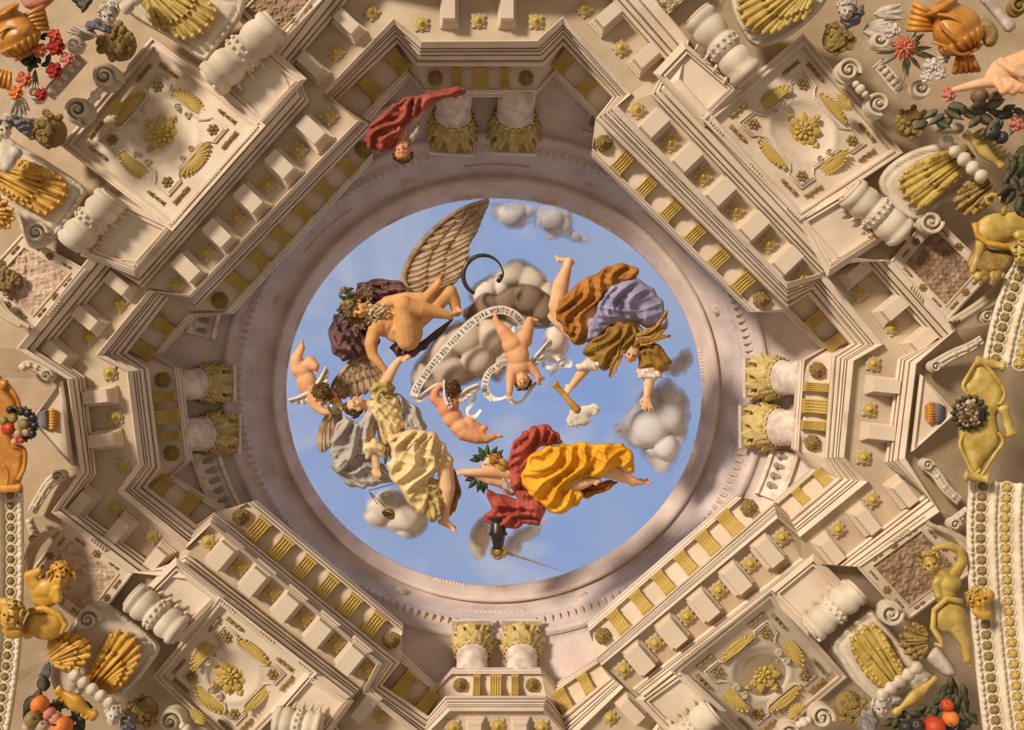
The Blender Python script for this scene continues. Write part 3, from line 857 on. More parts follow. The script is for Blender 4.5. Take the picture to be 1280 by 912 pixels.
# ================================================================== gilded acanthus leaves on curved consoles
def lobed(outline, amp=3.5, n=5):
    """scalloped leaf edge"""
    pts = spline(outline, 8); out = []; L = 0.0; cx = np.mean([p[0] for p in pts]); cy = np.mean([p[1] for p in pts])
    for i, p in enumerate(pts):
        q = pts[i - 1]; L += math.hypot(*(p - q))
        v = np.array([p[0] - cx, p[1] - cy]); v /= np.linalg.norm(v) + 1e-6
        out.append(p + v * amp * (abs(math.sin(L / 13.0 * PI)) - .5))
    return out
def leaf_fn(base, tip, amp=2.0):
    bx, by = base; tx, ty = tip; L = math.hypot(tx - bx, ty - by); ux, uy = (tx - bx) / L, (ty - by) / L
    def fn(x, y, t):
        u = (x - bx) * ux + (y - by) * uy; v = -(x - bx) * uy + (y - by) * ux
        ang = np.arctan2(v, u + 14) + .05 * np.sin(u * .25)
        ribs = np.abs(np.sin(ang * 8)) ** .6
        mid = np.exp(-(v / 2.5) ** 2) * 2.2
        tipb = 5.0 * np.clip((u - L * .6) / (L * .4), 0, 1.2)
        fine = np.abs(np.sin(ang * 26 + .6))
        return amp * ((ribs - .6) * 1.7 + .5 * fine) + mid + tipb
    return fn
def acanthus_leaf(name, outline, base, tip, m, th, d):
    """a fan of fluted strands ending in rounded scalloped tips, over a solid blade"""
    ol = lobed(outline, 1.5); mb = MB()
    V, F = relief([p + (np.array([np.mean([q[0] for q in ol]), np.mean([q[1] for q in ol])]) - p) * .08 for p in ol], 1.6, 10, 7, .5, None, 0); mb.add([tuple(v) for v in V], F)
    bx, by = base; tx, ty = tip; L = math.hypot(tx - bx, ty - by); ux, uy = (tx - bx) / L, (ty - by) / L
    pts = np.array(ol); seg = np.linalg.norm(np.diff(np.vstack([pts, pts[:1]]), axis=0), axis=1); cum = np.concatenate([[0], np.cumsum(seg)]); full = np.vstack([pts, pts[:1]])
    n = max(9, int(cum[-1] / 11.5))
    for k in range(n):
        s = cum[-1] * (k + .5) / n; x, y = np.interp(s, cum, full[:, 0]), np.interp(s, cum, full[:, 1])
        u, v = ((x - bx) * ux + (y - by) * uy) / L, (-(x - bx) * uy + (y - by) * ux) / L
        if u < .22: continue
        for fr, hz, wd in ((1.0, 4.5, 5.6), (.64, 7.0, 4.6)):
            b0 = np.array([bx - uy * v * L * .35, by + ux * v * L * .35]); e0 = b0 + (np.array([x, y]) - b0) * fr
            f = feather_px(b0, e0, wd, hz + 3.0 * (1 - abs(v)), 2.2); mb.add(*f)
            mb.ball((e0[0] - (e0[0] - b0[0]) * .06, e0[1] - (e0[1] - b0[1]) * .06, hz + 3.0 * (1 - abs(v)) + .6), (wd * .62, wd * .62, 2.6), 8, 6)
    mb.tube([Vector((bx, by, 10)), Vector((bx + (tx - bx) * .5, by + (ty - by) * .5, 12)), Vector((tx, ty, 11))], [2.6, 2.0, 1.0], 8)
    return obj(name, put(mb.v, d), mb.f, m, th, True)
def feather_px(b, t, wd, h0, hh):
    L = np.linalg.norm(t - b) + 1e-6; u = (t - b) / L; v = np.array([-u[1], u[0]]); V = []; F = []; n = 8
    for k in range(n + 1):
        s = k / n; c = b + u * L * s; w = wd * (.35 + .65 * min(1, s * 1.3)) * (1 if s < .8 else math.sqrt(max(.02, 1 - ((s - .8) / .2) ** 2)))
        for q, z in ((-1, -.6), (-.5, .55), (0, 1), (.5, .55), (1, -.6), (0, -1.2)):
            p = c + v * w * q; V.append((p[0], p[1], h0 + z * hh))
    for k in range(n):
        for q in range(6):
            a = k * 6 + q; e = k * 6 + (q + 1) % 6; F.append((a, e, e + 6, a + 6))
    return V, F
def acanthus(body, leaf, base, tip, label, m=GOLD, scrolls=(), d=9.28):
    cx, cy = np.mean([p[0] for p in leaf]), np.mean([p[1] for p in leaf])
    th = thing('acanthus_console', label, 'console', P(cx, cy, 9.5), 'gilded acanthus leaves on curved consoles')
    def slope(x, y, t):
        return 5 * np.clip(t, 0, 1)
    V, F = relief(body, 3.0, 14, 16, .8, lambda x, y, t: -7 * np.clip((t - .35) * 4, 0, 1) + 2.5 * np.clip((t - .75) * 6, 0, 1))
    obj('bracket_body', put(V, d + .04), F, WHITE, th, True)
    acanthus_leaf('leaf', leaf, base, tip, m, th, d - .10)
    for (x, y, R, dr) in scrolls:
        inst2('scroll', volute_mesh('scroll', WHITE, R, R * .26, 1.7, dr, 10), frame(x, y, d - .02), th)
    return th
acanthus([(146, -8), (165, 20), (215, 50), (255, 77), (270, 62), (304, 16), (288, -8)], [(172, -6), (185, 20), (200, 36), (215, 34), (225, 50), (240, 50), (262, 35), (274, 18), (262, 4), (245, -6)], (190, -15), (262, 40), 'gilded acanthus leaf on a pale curved console above the bright coffer')
acanthus([(-8, 168), (30, 184), (70, 208), (106, 234), (104, 250), (66, 302), (36, 308), (20, 270), (-8, 250)], [(0, 232), (4, 206), (22, 203), (45, 206), (65, 216), (82, 226), (85, 244), (62, 270), (45, 262), (22, 250)], (-5, 215), (80, 250), 'gilded acanthus leaf console between the bright coffer and the golden bell ornament', GOLDB, [(50, 292, 18, 1)])
acanthus([(915, 10), (940, 56), (975, 52), (1012, 26), (1034, -2), (1015, -10), (930, -10)], [(920, 8), (928, 30), (945, 42), (965, 43), (985, 30), (1004, 24), (1012, -2), (960, -12), (930, -6)], (1010, -20), (940, 38), 'gilded acanthus leaf console next to the baluster scroll above the coffer of pale flowers')
acanthus([(1098, 228), (1125, 196), (1175, 180), (1215, 200), (1232, 226), (1184, 250), (1150, 276), (1120, 264)], [(1122, 232), (1128, 219), (1150, 204), (1190, 192), (1213, 203), (1205, 217), (1175, 240), (1150, 261), (1140, 257), (1126, 242)], (1215, 190), (1138, 246), 'gilded acanthus leaf console above the golden coiled-tail creature', GOLD, [(1160, 278, 20, -1)])
acanthus([(1040, 802), (1085, 762), (1102, 776), (1150, 830), (1168, 850), (1112, 884), (1076, 862), (1050, 826)], [(1062, 802), (1070, 786), (1092, 778), (1101, 790), (1116, 815), (1131, 840), (1112, 856), (1096, 852), (1075, 830)], (1125, 860), (1075, 790), 'gilded acanthus leaf console below the arm-raising golden satyr', GOLD, [(1110, 764, 20, -1)])
acanthus([(95, 772), (118, 752), (138, 756), (196, 800), (190, 828), (150, 870), (118, 852), (86, 884), (64, 852), (68, 822)], [(145, 787), (165, 792), (178, 815), (166, 840), (142, 862), (125, 852), (108, 836), (130, 815)], (112, 860), (168, 800), 'gilded acanthus leaf console beside the star-rosette coffer and the orange fruit', GOLDB, [(114, 772, 20, 1)])

# ---- lion bosses, double volutes, small fans at the outer corners of the coffers
def boss_mesh(seed):
    rnd = random.Random(seed); mb = MB()
    mb.ball((0, 0, 2), (18, 18, 12), 16, 10)
    for k in range(34):
        a = rnd.uniform(0, 2 * PI); r = rnd.uniform(4, 19); z = 3 + 11 * math.sqrt(max(0, 1 - (r / 20.5) ** 2))
        s = rnd.uniform(3.2, 5.6)
        mb.ball((r * math.cos(a), r * math.sin(a), z), (s, s * .8, s * .7), 8, 6, Matrix.Rotation(a, 4, 'Z'))
        if k % 2 == 0:
            q = [(r * math.cos(a) + s * .7 * math.cos(w), r * math.sin(a) + s * .7 * math.sin(w), z + s * .5) for w in [i * .6 for i in range(9)]]
            mb.tube(q, 1.2, 6)
    return mb.mesh('lion_boss', GOLDD, True)
BO = [boss_mesh(s) for s in (3, 4, 5)]
for k, (x, y, r, lab) in enumerate(((150, 56, 24, 'bronze curled lion boss between the white cherub head and the scroll volutes'), (64, 165, 23, 'bronze curled lion boss beside the blue ribbon and scroll volutes'),
        (1045, 50, 20, 'bronze curled boss above the volutes near the pale thistle flowers'), (1136, 155, 20, 'bright curled boss at the end of the laurel garland'),
        (1060, 880, 20, 'bronze curled boss beside the dim coffer and gilded baluster'), (181, 887, 20, 'dark bronze curled boss beside the star-rosette coffer'),
        (12, 352, 17, 'golden curled boss over the pink relief panel'))):
    o = bpy.data.objects.new('lion_boss', BO[k % 3]); COL.objects.link(o); o.matrix_basis = frame(x, y, 9.42, math.cos(k), math.sin(k), r / 20.0)
    tag(o, lab, 'boss', 'curled bronze bosses')
VOL = volute_mesh('scroll', WHITE, 20, 5.2, 1.8, 1, 12); VOL2 = volute_mesh('scroll', WHITE, 20, 5.2, 1.8, -1, 12)
FAN = MB()
for k in range(9):
    a = -PI / 2 + (k - 4) * .27
    FAN.ball((7 * math.cos(a), 7 * math.sin(a), 1), (7.5, 1.9, 2.2), 8, 5, Matrix.Rotation(a, 4, 'Z'))
FAN = FAN.mesh('fan', GOLD, True)
for (v1, v2, mid, dirx, s, lab) in (((136, 99), (103, 140), (138, 130), (35, 30), 1.1, 'pair of white scroll volutes with a small gilded fan beside the rose vase'),
        ((1057, 91), (1094, 132), (1060, 124), (-35, 30), 1.0, 'pair of white scroll volutes with a small gilded fan beside the pale thistle flowers'),
        ((1024, 892), (985, 912), (999, 892), (-30, -30), 1.0, 'pair of white scroll volutes at the outer edge of the dim coffer'),
        ((217, 897), (250, 925), (243, 900), (30, -30), 1.0, 'pair of white scroll volutes at the outer edge of the star-rosette coffer')):
    th = thing('double_volute', lab, 'scroll', P((v1[0] + v2[0]) / 2, (v1[1] + v2[1]) / 2, 9.45), 'double volutes at the coffers')
    inst2('scroll', VOL, frame(v1[0], v1[1], 9.40, 1, .3, s), th); inst2('scroll', VOL2, frame(v2[0], v2[1], 9.40, .3, 1, s), th)
    inst2('fan', FAN, frame(mid[0], mid[1], 9.40, dirx[1], -dirx[0], 1.1), th)
    m_ = MB()
    for t in (.35, .5, .65):
        m_.ball(P(v1[0] + (v2[0] - v1[0]) * t, v1[1] + (v2[1] - v1[1]) * t, 9.27), .055 if t == .5 else .04, 8, 6)
    m_.build('clasp', WHITE, th, True)
# ================================================================== figures
def skinmat(name, c1, c2): return mat(name, c1, c2, 4.0, rough=.62, bump=.05, bscale=12, spec=.25)
SK_OLD = skinmat('tanned_skin', (226, 172, 112), (204, 146, 88))
SK_F = skinmat('fair_skin', (236, 192, 150), (222, 166, 122))
SK_P = skinmat('rosy_skin', (236, 182, 136), (220, 156, 110))
SK_R = skinmat('pink_skin', (232, 168, 124), (214, 138, 96))
HAIRB = mat('brown_hair', (128, 92, 52), (84, 58, 30), 20, bump=.6, bscale=60)
HAIRY = mat('blond_hair', (206, 160, 84), (158, 112, 50), 20, bump=.6, bscale=60)
HAIRG = mat('grey_beard', (224, 202, 164), (176, 146, 108), 20, bump=.6, bscale=60)
EYEM = mat('dark_eye', (60, 40, 28), (48, 30, 20), bump=0)
LIPM = mat('lips', (190, 96, 76), (176, 84, 66), bump=0)
PURP = mat('purple_cloth', (128, 92, 92), (98, 68, 70), 5, rough=.8)
BLUE = mat('grey_blue_cloth', (168, 160, 184), (142, 134, 162), 5, rough=.8)
ORNG = mat('russet_cloth', (186, 126, 56), (150, 94, 36), 5, rough=.8, c3=(150, 160, 110))
OLIV = mat('olive_gold_cloth', (164, 124, 56), (132, 94, 36), 5, rough=.8)
YEL = mat('pale_yellow_cloth', (236, 212, 164), (216, 186, 130), 5, rough=.8)
GREY = mat('silver_grey_cloth', (190, 180, 170), (160, 148, 138), 5, rough=.8)
GOLDC = mat('golden_cloth', (238, 180, 52), (214, 148, 28), 5, rough=.75)
RED = mat('rose_red_cloth', (186, 92, 76), (154, 64, 52), 5, rough=.8)
RED2 = mat('crimson_cloth', (176, 92, 72), (138, 62, 48), 5, rough=.8)
LINEN = mat('white_linen', (238, 222, 204), (216, 196, 178), 5, rough=.8)
WING = mat('brown_feather', (196, 168, 138), (150, 120, 92), 7, rough=.8)
WINGW = mat('white_feather', (238, 226, 210), (210, 194, 178), 7, rough=.8)
GREEN = mat('laurel_green', (84, 98, 58), (50, 66, 38), 9, rough=.55)

def ori(U, F):
    U = Vector(U).normalized(); F = Vector(F); F = (F - U * F.dot(U)).normalized(); S = F.cross(U)
    return Matrix(((S.x, F.x, U.x, 0), (S.y, F.y, U.y, 0), (S.z, F.z, U.z, 0), (0, 0, 0, 1)))
class Body:
    """one continuous figure: tapered limbs and rounded masses in px space (x, y, height towards the viewer), fused into one surface"""
    def __init__(s): s.mb = MB(); s.eyes = []; s.lips = []
    def limb(s, pts):
        # pts: (x,y,h,r)
        for a, b in zip(pts, pts[1:]):
            A, B = Vector(a[:3]), Vector(b[:3]); n = max(3, int((B - A).length / 3))
            P_ = [A.lerp(B, k / n) for k in range(n + 1)]; R_ = [a[3] + (b[3] - a[3]) * k / n for k in range(n + 1)]
            s.mb.tube(P_, R_, 12)
        for p in pts: s.mb.ball(p[:3], p[3] * 1.0, 12, 8)
        return s
    def mass(s, c, r, ang=0.0, M=None):
        s.mb.ball(c, r, 16, 12, M or Matrix.Rotation(math.radians(ang), 4, 'Z')); return s
    def head(s, c, R, U, F, ears=True):
        M = ori(U, F); C = Vector(c)
        def b(x, y, z, rx, ry, rz, n=12, m=9): s.mb.ball(C + M @ (Vector((x, y, z)) * R), (rx * R, ry * R, rz * R), n, m, M)
        b(0, -.12, .28, .84, .98, .86, 18, 12); b(0, .30, -.22, .68, .62, .84, 16, 12); b(0, .46, -.86, .36, .34, .28)
        for k in (-1, 1):
            b(k * .34, .80, .24, .30, .16, .11); b(k * .42, .62, -.34, .27, .26, .26); b(k * .40, .28, -.62, .30, .42, .30)
            if ears: b(k * .86, -.02, -.08, .12, .24, .32)
            s.eyes.append((C + M @ (Vector((k * .32, .90, .05)) * R), (.13 * R, .08 * R, .075 * R), M))
        b(0, .95, .06, .11, .16, .34); b(0, 1.06, -.22, .17, .17, .14)
        b(0, .86, -.50, .24, .13, .07); b(0, .84, -.62, .20, .13, .08)
        s.lips.append((C + M @ (Vector((0, .955, -.56)) * R), (.2 * R, .06 * R, .055 * R), M))
        return s
    def hand(s, w, dirv, palm, size, curl=.35, spread=.3, thumb=1):
        """w wrist point, dirv finger direction, palm normal"""
        D = Vector(dirv).normalized(); Nn = Vector(palm); Nn = (Nn - D * Nn.dot(D)).normalized(); S = D.cross(Nn)
        W = Vector(w); k = size
        M = ori(D, Nn)
        s.mb.ball(W + D * k * .27, (k * .25, k * .13, k * .32), 12, 9, M)
        for i, (off, ln) in enumerate(((-.19, .42), (-.065, .50), (.065, .47), (.19, .37))):
            a = W + D * k * .48 + S * k * off
            dd = (D + S * off * spread * 3).normalized()
            m1 = a + dd * k * ln * .5; q = (dd * math.cos(curl * 2) + Nn * math.sin(curl * 2))
            m2 = m1 + q * k * ln * .5
            s.limb([(*a, k * .085), (*m1, k * .08), (*m2, k * .062)])
        a = W + D * k * .15 + S * k * .2 * thumb
        b_ = a + (D * .7 + S * .8 * thumb + Nn * .25).normalized() * k * .25; c_ = b_ + (D * .95 + S * .2 * thumb + Nn * .4 * curl).normalized() * k * .2
        s.limb([(*a, k * .1), (*b_, k * .085), (*c_, k * .065)])
        return s
    def foot(s, ankle, toe, up, size):
        """ankle point, toe direction, instep normal"""
        T = Vector(toe).normalized(); Nn = Vector(up); Nn = (Nn - T * Nn.dot(T)).normalized(); S = T.cross(Nn); A = Vector(ankle); k = size
        heel = A - T * k * .2 - Nn * k * .16; ball = A + T * k * .5 - Nn * k * .2
        s.limb([(*heel, k * .15), (*(A - Nn * k * .05), k * .17), (*(A + T * k * .28 - Nn * k * .1), k * .15), (*ball, k * .13)])
        s.limb([(*heel, k * .13), (*ball, k * .12)])
        for i in range(5):
            o = (i - 2) * .085
            s.mb.ball(ball + T * k * (.2 - .035 * i) + S * k * o, k * (.085 if i == 0 else .062), 8, 6)
            s.mb.ball(ball + T * k * .08 + S * k * o, k * .09, 8, 6)
        return s
    def build(s, name, m, th, d, voxel=1.25, smooth=4):
        me = s.mb.mesh('tmp', None); o = bpy.data.objects.new('tmp', me); COL.objects.link(o)
        r = o.modifiers.new('r', 'REMESH'); r.mode = 'VOXEL'; r.voxel_size = voxel; r.use_smooth_shade = True
        q = o.modifiers.new('s', 'SMOOTH'); q.factor = .5; q.iterations = smooth
        dg = bpy.context.evaluated_depsgraph_get(); dg.update()
        ev = o.evaluated_get(dg); m2 = bpy.data.meshes.new_from_object(ev)
        bpy.data.objects.remove(o); bpy.data.meshes.remove(me)
        co = np.empty(len(m2.vertices) * 3); m2.vertices.foreach_get('co', co); co = co.reshape(-1, 3)
        dd = d - co[:, 2] * SC(d)
        out = np.column_stack([(co[:, 0] - 640) * dd / FOC, (co[:, 1] - 456) * dd / FOC, CAMZ + dd])
        m2.vertices.foreach_set('co', out.ravel()); m2.materials.clear(); m2.materials.append(m); m2.name = name; m2.update()
        m2.polygons.foreach_set('use_smooth', [True] * len(m2.polygons))
        ob = link(bpy.data.objects.new(name, m2), th)
        for lst, nm, mm in ((s.eyes, 'eye', EYEM), (s.lips, 'lips', LIPM)):
            for c, r_, M in lst:
                e = MB().ball(c, r_, 8, 6, M); obj(nm, put(e.v, d), e.f, mm, ob, True)
        return ob
def put_mb(mb, name, m, th, d, smooth=True): return obj(name, put(mb.v, d), mb.f, m, th, smooth)
def pd(name, outline, h0, mat_, th, d, **k): return drape(name, outline, d - h0 * SC(d), mat_, th, **k)
def curls(name, th, d, c, R, U, F, m, n=60, seed=1, cover=-.1, size=.3, extra=()):
    """hair as a mass of curled locks over the crown"""
    rnd = random.Random(seed); M = ori(U, F); C = Vector(c); mb = MB()
    for k in range(n):
        while True:
            v = Vector((rnd.gauss(0, 1), rnd.gauss(0, 1), rnd.gauss(0, 1))).normalized()
            if v.z > cover + .75 * v.y or v.y < -.35: break
        p = C + M @ (Vector((v.x * .9, v.y * 1.0 - .12, v.z * .9 + .28)) * R)
        s = R * size * rnd.uniform(.7, 1.2); w = M @ v; t = w.orthogonal().normalized(); t2 = w.cross(t); ph = rnd.uniform(0, 6)
        mb.tube([p + (t * math.cos(ph + q * .8) + t2 * math.sin(ph + q * .8)) * s * (1 - q * .09) + w * q * s * .12 for q in range(8)], [s * .42 * (1 - q * .08) for q in range(8)], 6)
    mb.ball(C + M @ (Vector((0, -.2, .34)) * R), (R * .88, R * .98, R * .84), 16, 10, M)
    for e in extra: mb.tube([Vector(p[:3]) for p in e], [p[3] for p in e], 7)
    return put_mb(mb, name, m, th, d)
def locks(th, d, lst, m, name='hair_lock', seed=0):
    """flowing locks: each a list of px points with radius, drawn as several strands"""
    rnd = random.Random(seed); mb = MB()
    for pts, n in lst:
        P_ = spline([p[:3] for p in pts], 5, False); R_ = np.interp(np.linspace(0, 1, len(P_)), np.linspace(0, 1, len(pts)), [p[3] for p in pts])
        for k in range(n):
            a = rnd.uniform(0, 6.3); rr = rnd.uniform(.2, 1.0); ph = rnd.uniform(0, 6)
            q = [p + np.array([math.cos(a) * rr * R_[i] + .35 * R_[i] * math.sin(i * .7 + ph), math.sin(a) * rr * R_[i] + .35 * R_[i] * math.cos(i * .6 + ph), math.sin(a * 2) * R_[i] * .6]) for i, p in enumerate(P_)]
            mb.tube(q, [max(.35, r * .34) for r in R_], 6)
    return put_mb(mb, name, m, th, d)
def feather_mesh(base, tip, wd, h0, bend=0.0, hh=1.6):
    b, t = np.array(base, float), np.array(tip, float); L = np.linalg.norm(t - b); u = (t - b) / L; v = np.array([-u[1], u[0]])
    n = 12; V = []; F = []
    prof = lambda s: wd * (.45 + .55 * math.sin(min(1, s * 1.6) * PI / 2)) * (1 if s < .72 else math.sqrt(max(0, 1 - ((s - .72) / .28) ** 2)))
    for k in range(n + 1):
        s = k / n; c = b + u * L * s + v * bend * math.sin(s * PI); w = max(.05, prof(s))
        for q, z in ((-1, 0), (-.55, hh * .6), (-.1, hh * .75), (0, hh * 1.5), (.1, hh * .75), (.55, hh * .6), (1, 0), (0, -hh)):
            p = c + v * w * q; V.append((p[0], p[1], h0 + z))
    for k in range(n):
        for q in range(8):
            a = k * 8 + q; e = k * 8 + (q + 1) % 8; F.append((a, e, e + 8, a + 8))
    return V, F
def wing(th, d, lead, trail, nf, wd, h0, m, name='wing', coverts=True, lag=.22):
    """feathers laid from a leading edge to a trailing edge"""
    le = spline(lead, 10, False); tr = spline(trail, 10, False)
    cx, cy = le[0][0], le[0][1]
    w = bpy.data.objects.new(name, MB().tube([Vector((p[0], p[1], h0 + 3)) for p in le], [wd * .62 * (1 - .6 * i / len(le)) + .4 for i in range(len(le))], 8).mesh(name, m, True))
    me = w.data
    ring = [np.array(p) for p in le] + [np.array(q) + (np.array(le[min(len(le) - 1, int(i / len(tr) * len(le)))]) - np.array(q)) * .22 for i, q in reversed(list(enumerate(tr)))]
    Vm, Fm = relief(ring[::3], 2.2, 5, 2.0, 1.0)
    mbm = MB(); mbm.add([tuple(v.co) for v in me.vertices], [tuple(p.vertices) for p in me.polygons]); mbm.add([(a, b_, c + h0 - 2) for a, b_, c in Vm], Fm)
    me = mbm.mesh(name, m, True); w.data = me
    for v in me.vertices: v.co = P(v.co.x, v.co.y, d - v.co.z * SC(d))
    link(w, th)
    pick = lambda A, t: A[min(len(A) - 1, int(t * (len(A) - 1)))]
    for k in range(nf):
        t = k / (nf - 1); V, F = feather_mesh(pick(le, max(0, t * .96 - lag)), pick(tr, t), wd, h0 + 2 - 2.5 * t, wd * .5)
        obj('feather', put(V, d), F, m, w, True)
    if coverts:
        for row, (fr, ww, hz) in enumerate(((.62, .8, 3.2), (.36, .65, 4.6))):
            n2 = nf
            for k in range(n2):
                t = (k + .5) / n2; a = pick(le, max(0, t * .97 - lag * .5)); b = pick(tr, min(1, t + .06)); V, F = feather_mesh(a, a + (b - a) * fr, wd * ww, h0 + hz - 1.5 * t, wd * .4, 1.3)
                obj('covert_feather', put(V, d), F, m, w, True)
    return w
def leaf_px(x, y, ang, L, W, h):
    """pointed leaf solid in px space"""
    V = []; F = []; a = math.radians(ang); ux, uy = math.cos(a), math.sin(a)
    n = 6
    for k in range(n + 1):
        s = k / n; w = W * math.sin(PI * min(1, s ** .8 * .98 + .02)); z = h + 1.2 * math.sin(s * PI)
        cx, cy = x + ux * L * s, y + uy * L * s
        V += [(cx - uy * w, cy + ux * w, z - .4), (cx, cy, z + .9), (cx + uy * w, cy - ux * w, z - .4), (cx, cy, z - .9)]
    for k in range(n):
        for q in range(4):
            a_ = k * 4 + q; b_ = k * 4 + (q + 1) % 4; F.append((a_, b_, b_ + 4, a_ + 4))
    return V, F

# ---------------------------------------------------------------- winged old man
D1 = 10.35
th = thing('person', 'bearded winged old man with bare tanned limbs reclining on a dark cloud', 'person', P(495, 405, D1))
pd('purple_mantle', [(446, 356), (470, 349), (495, 350), (516, 364), (532, 382), (512, 384), (488, 380), (466, 388), (450, 372)], -6, PURP, th, D1, ang=20, wl=9, amp=4, h=12, w=10)
pd('purple_mantle', [(420, 392), (412, 412), (414, 436), (430, 451), (450, 446), (470, 440), (474, 420), (462, 404), (446, 408), (434, 398)], -10, PURP, th, D1, ang=60, wl=9, amp=5, h=14, w=12, seed=2)
pd('purple_mantle', [(500, 424), (520, 430), (545, 412), (566, 398), (560, 408), (540, 428), (520, 444), (505, 450), (488, 436)], -8, PURP, th, D1, ang=-35, wl=7, amp=3, h=8, w=8, seed=3)
b = Body()
b.head((446, 386, 14), 13.5, (-1, -.05, .12), (.05, .35, 1))
b.limb([(461, 388, 10, 7), (474, 394, 8, 8)])
b.mass((484, 398, 4), (20, 24, 13), 15).mass((477, 385, 9), (10, 10, 9), 0).mass((474, 408, 9), (11, 11, 9), 0)
b.mass((478, 390, 14), (9, 8, 5), 10).mass((473, 405, 14), (9, 8, 5), 10)
for q in range(3): b.mass((488 + q * 8, 398 + q * 4, 12.5), (4, 7, 4), 20).mass((485 + q * 8, 407 + q * 4, 12.5), (4, 7, 4), 20)
b.mass((497, 410, 3), (18, 19, 12), 20).mass((512, 415, 2), (17, 19, 13), 0)
b.limb([(510, 424, 10, 15), (508, 402, 18, 14), (503, 383, 24, 11), (506, 380, 24, 10.5)])
b.limb([(505, 381, 24, 10), (526, 386, 20, 10.5), (548, 391, 15, 7.5), (562, 394, 12, 5.2)])
b.foot((563, 393, 12), (.75, -.65, .2), (-.5, -.6, .6), 21)
b.limb([(514, 405, 0, 13), (540, 384, 4, 12), (562, 364, 8, 9.5)]).limb([(562, 364, 8, 9.5), (568, 376, 4, 8), (571, 390, 0, 6)])
b.limb([(484, 378, 10, 8.5), (508, 372, 14, 7.5), (532, 372, 16, 6.5)]).limb([(532, 372, 16, 6.5), (543, 360, 17, 5.5), (550, 350, 18, 4.5)])
b.hand((550, 350, 18), (.3, -1, .2), (1, .2, .3), 15, .7)
b.limb([(468, 412, 10, 9), (463, 430, 12, 8), (466, 444, 13, 7)]).limb([(466, 444, 13, 7), (474, 454, 14, 5.5), (480, 461, 14, 4.5)])
b.hand((480, 462, 14), (.2, 1, .1), (1, 0, .4), 15, .4)
b.build('body', SK_OLD, th, D1)
curls('hair', th, D1, (446, 385, 14), 14, (-1, -.05, .12), (.05, .35, 1), mat('grey_brown_hair', (150, 122, 84), (104, 80, 50), 20, bump=.6, bscale=60), 90, 3, -.15, .36)
bd = MB(); rnd = random.Random(5)
for k in range(46):
    x, y = rnd.gauss(468, 6), rnd.gauss(389, 6); 
    bd.tube([(x - 5 + q * 1.6, y + 2.0 * math.sin(q * 1.1 + k), 22 - abs(y - 389) * .5 + rnd.uniform(-2, 2) - q * .3) for q in range(7)], [2.0 - q * .18 for q in range(7)], 6)
hb = MB()
for k in range(60):
    x, y = rnd.gauss(446, 11), rnd.choice((368, 404)) + rnd.gauss(0, 4)
    hb.tube([(x + 2.6 * math.cos(q * .8 + k), y + 2.6 * math.sin(q * .8 + k), 13 + q * .4) for q in range(6)], [2.0 - q * .15 for q in range(6)], 6)
hb.ball((446, 386, 6), (16, 22, 6), 12, 8); put_mb(hb, 'side_hair', bpy.data.materials['grey_brown_hair'], th, D1)
put_mb(bd, 'beard', HAIRG, th, D1)
for k in range(22):
    a = rnd.uniform(0, 360); x, y = 430 + rnd.gauss(0, 4), 378 + rnd.gauss(0, 10)
    V, F = leaf_px(x, y, a, 9, 2.2, 24 + rnd.uniform(-6, 2)); obj('laurel_leaf', put(V, D1), F, GREEN if k % 3 else HAIRY, th, True)
wing(th, D1, [(512, 366), (505, 350), (512, 326), (535, 294), (572, 264), (611, 249)], [(548, 376), (566, 352), (582, 336), (588, 318), (589, 302), (598, 288), (605, 270), (612, 252)], 15, 7.5, -14, WING)
wing(th, D1, [(470, 446), (456, 444), (440, 452), (426, 468), (418, 486)], [(482, 474), (472, 486), (456, 494), (440, 498), (422, 500)], 9, 7.5, -16, WING)
wing(th, D1, [(424, 496), (414, 510), (408, 524)], [(424, 528), (412, 560), (402, 566)], 5, 6.5, -18, WING, 'wing', False)

# ---------------------------------------------------------------- diving woman with torch
D2 = 10.25
th = thing('person', 'barefoot diving woman in russet, olive and grey blue cloth with loose blond hair', 'person', P(765, 400, D2))
b = Body()
b.limb([(705, 402, -4, 13), (696, 382, -2, 11)]).limb([(696, 382, -2, 10.5), (701, 356, 2, 10.5), (709, 334, 4, 6), (711, 326, 4, 5)])
b.foot((712, 325, 4), (-1, -.30, .2), (-.3, -.6, .6), 24)
b.limb([(724, 420, 0, 12), (712, 412, 0, 10), (700, 402, -4, 9), (690, 395, -8, 6)])
b.mass((742, 395, 0), (30, 24, 16), -20).mass((775, 400, 2), (26, 24, 16), 40).mass((788, 420, 4), (20, 16, 13), 0)
b.limb([(762, 428, 8, 11), (744, 446, 14, 8.5)]).limb([(744, 446, 14, 8), (730, 462, 16, 7.5), (716, 481, 18, 4.6)])
b.hand((716, 481, 18), (-.8, .75, .1), (.3, .4, -1), 17, .75)
b.limb([(808, 430, 8, 11), (818, 446, 14, 9), (814, 462, 18, 8)]).limb([(814, 462, 18, 7.8), (811, 480, 20, 6.8), (809, 494, 22, 4.8)])
b.hand((809, 494, 22), (0, 1, .15), (0, .1, -1), 21, .1, .75)
b.limb([(790, 425, 12, 7), (790, 434, 16, 7)]).head((790, 440, 20), 11, (.28, -1, .45), (-.15, .75, 1))
b.build('body', SK_F, th, D2)
pd('russet_skirt', [(694, 389), (712, 362), (738, 345), (768, 330), (796, 334), (793, 350), (772, 356), (757, 372), (742, 396), (733, 427), (716, 428), (704, 410)], 8, ORNG, th, D2, ang=-48, wl=11, amp=5, h=16, w=16, seed=1)
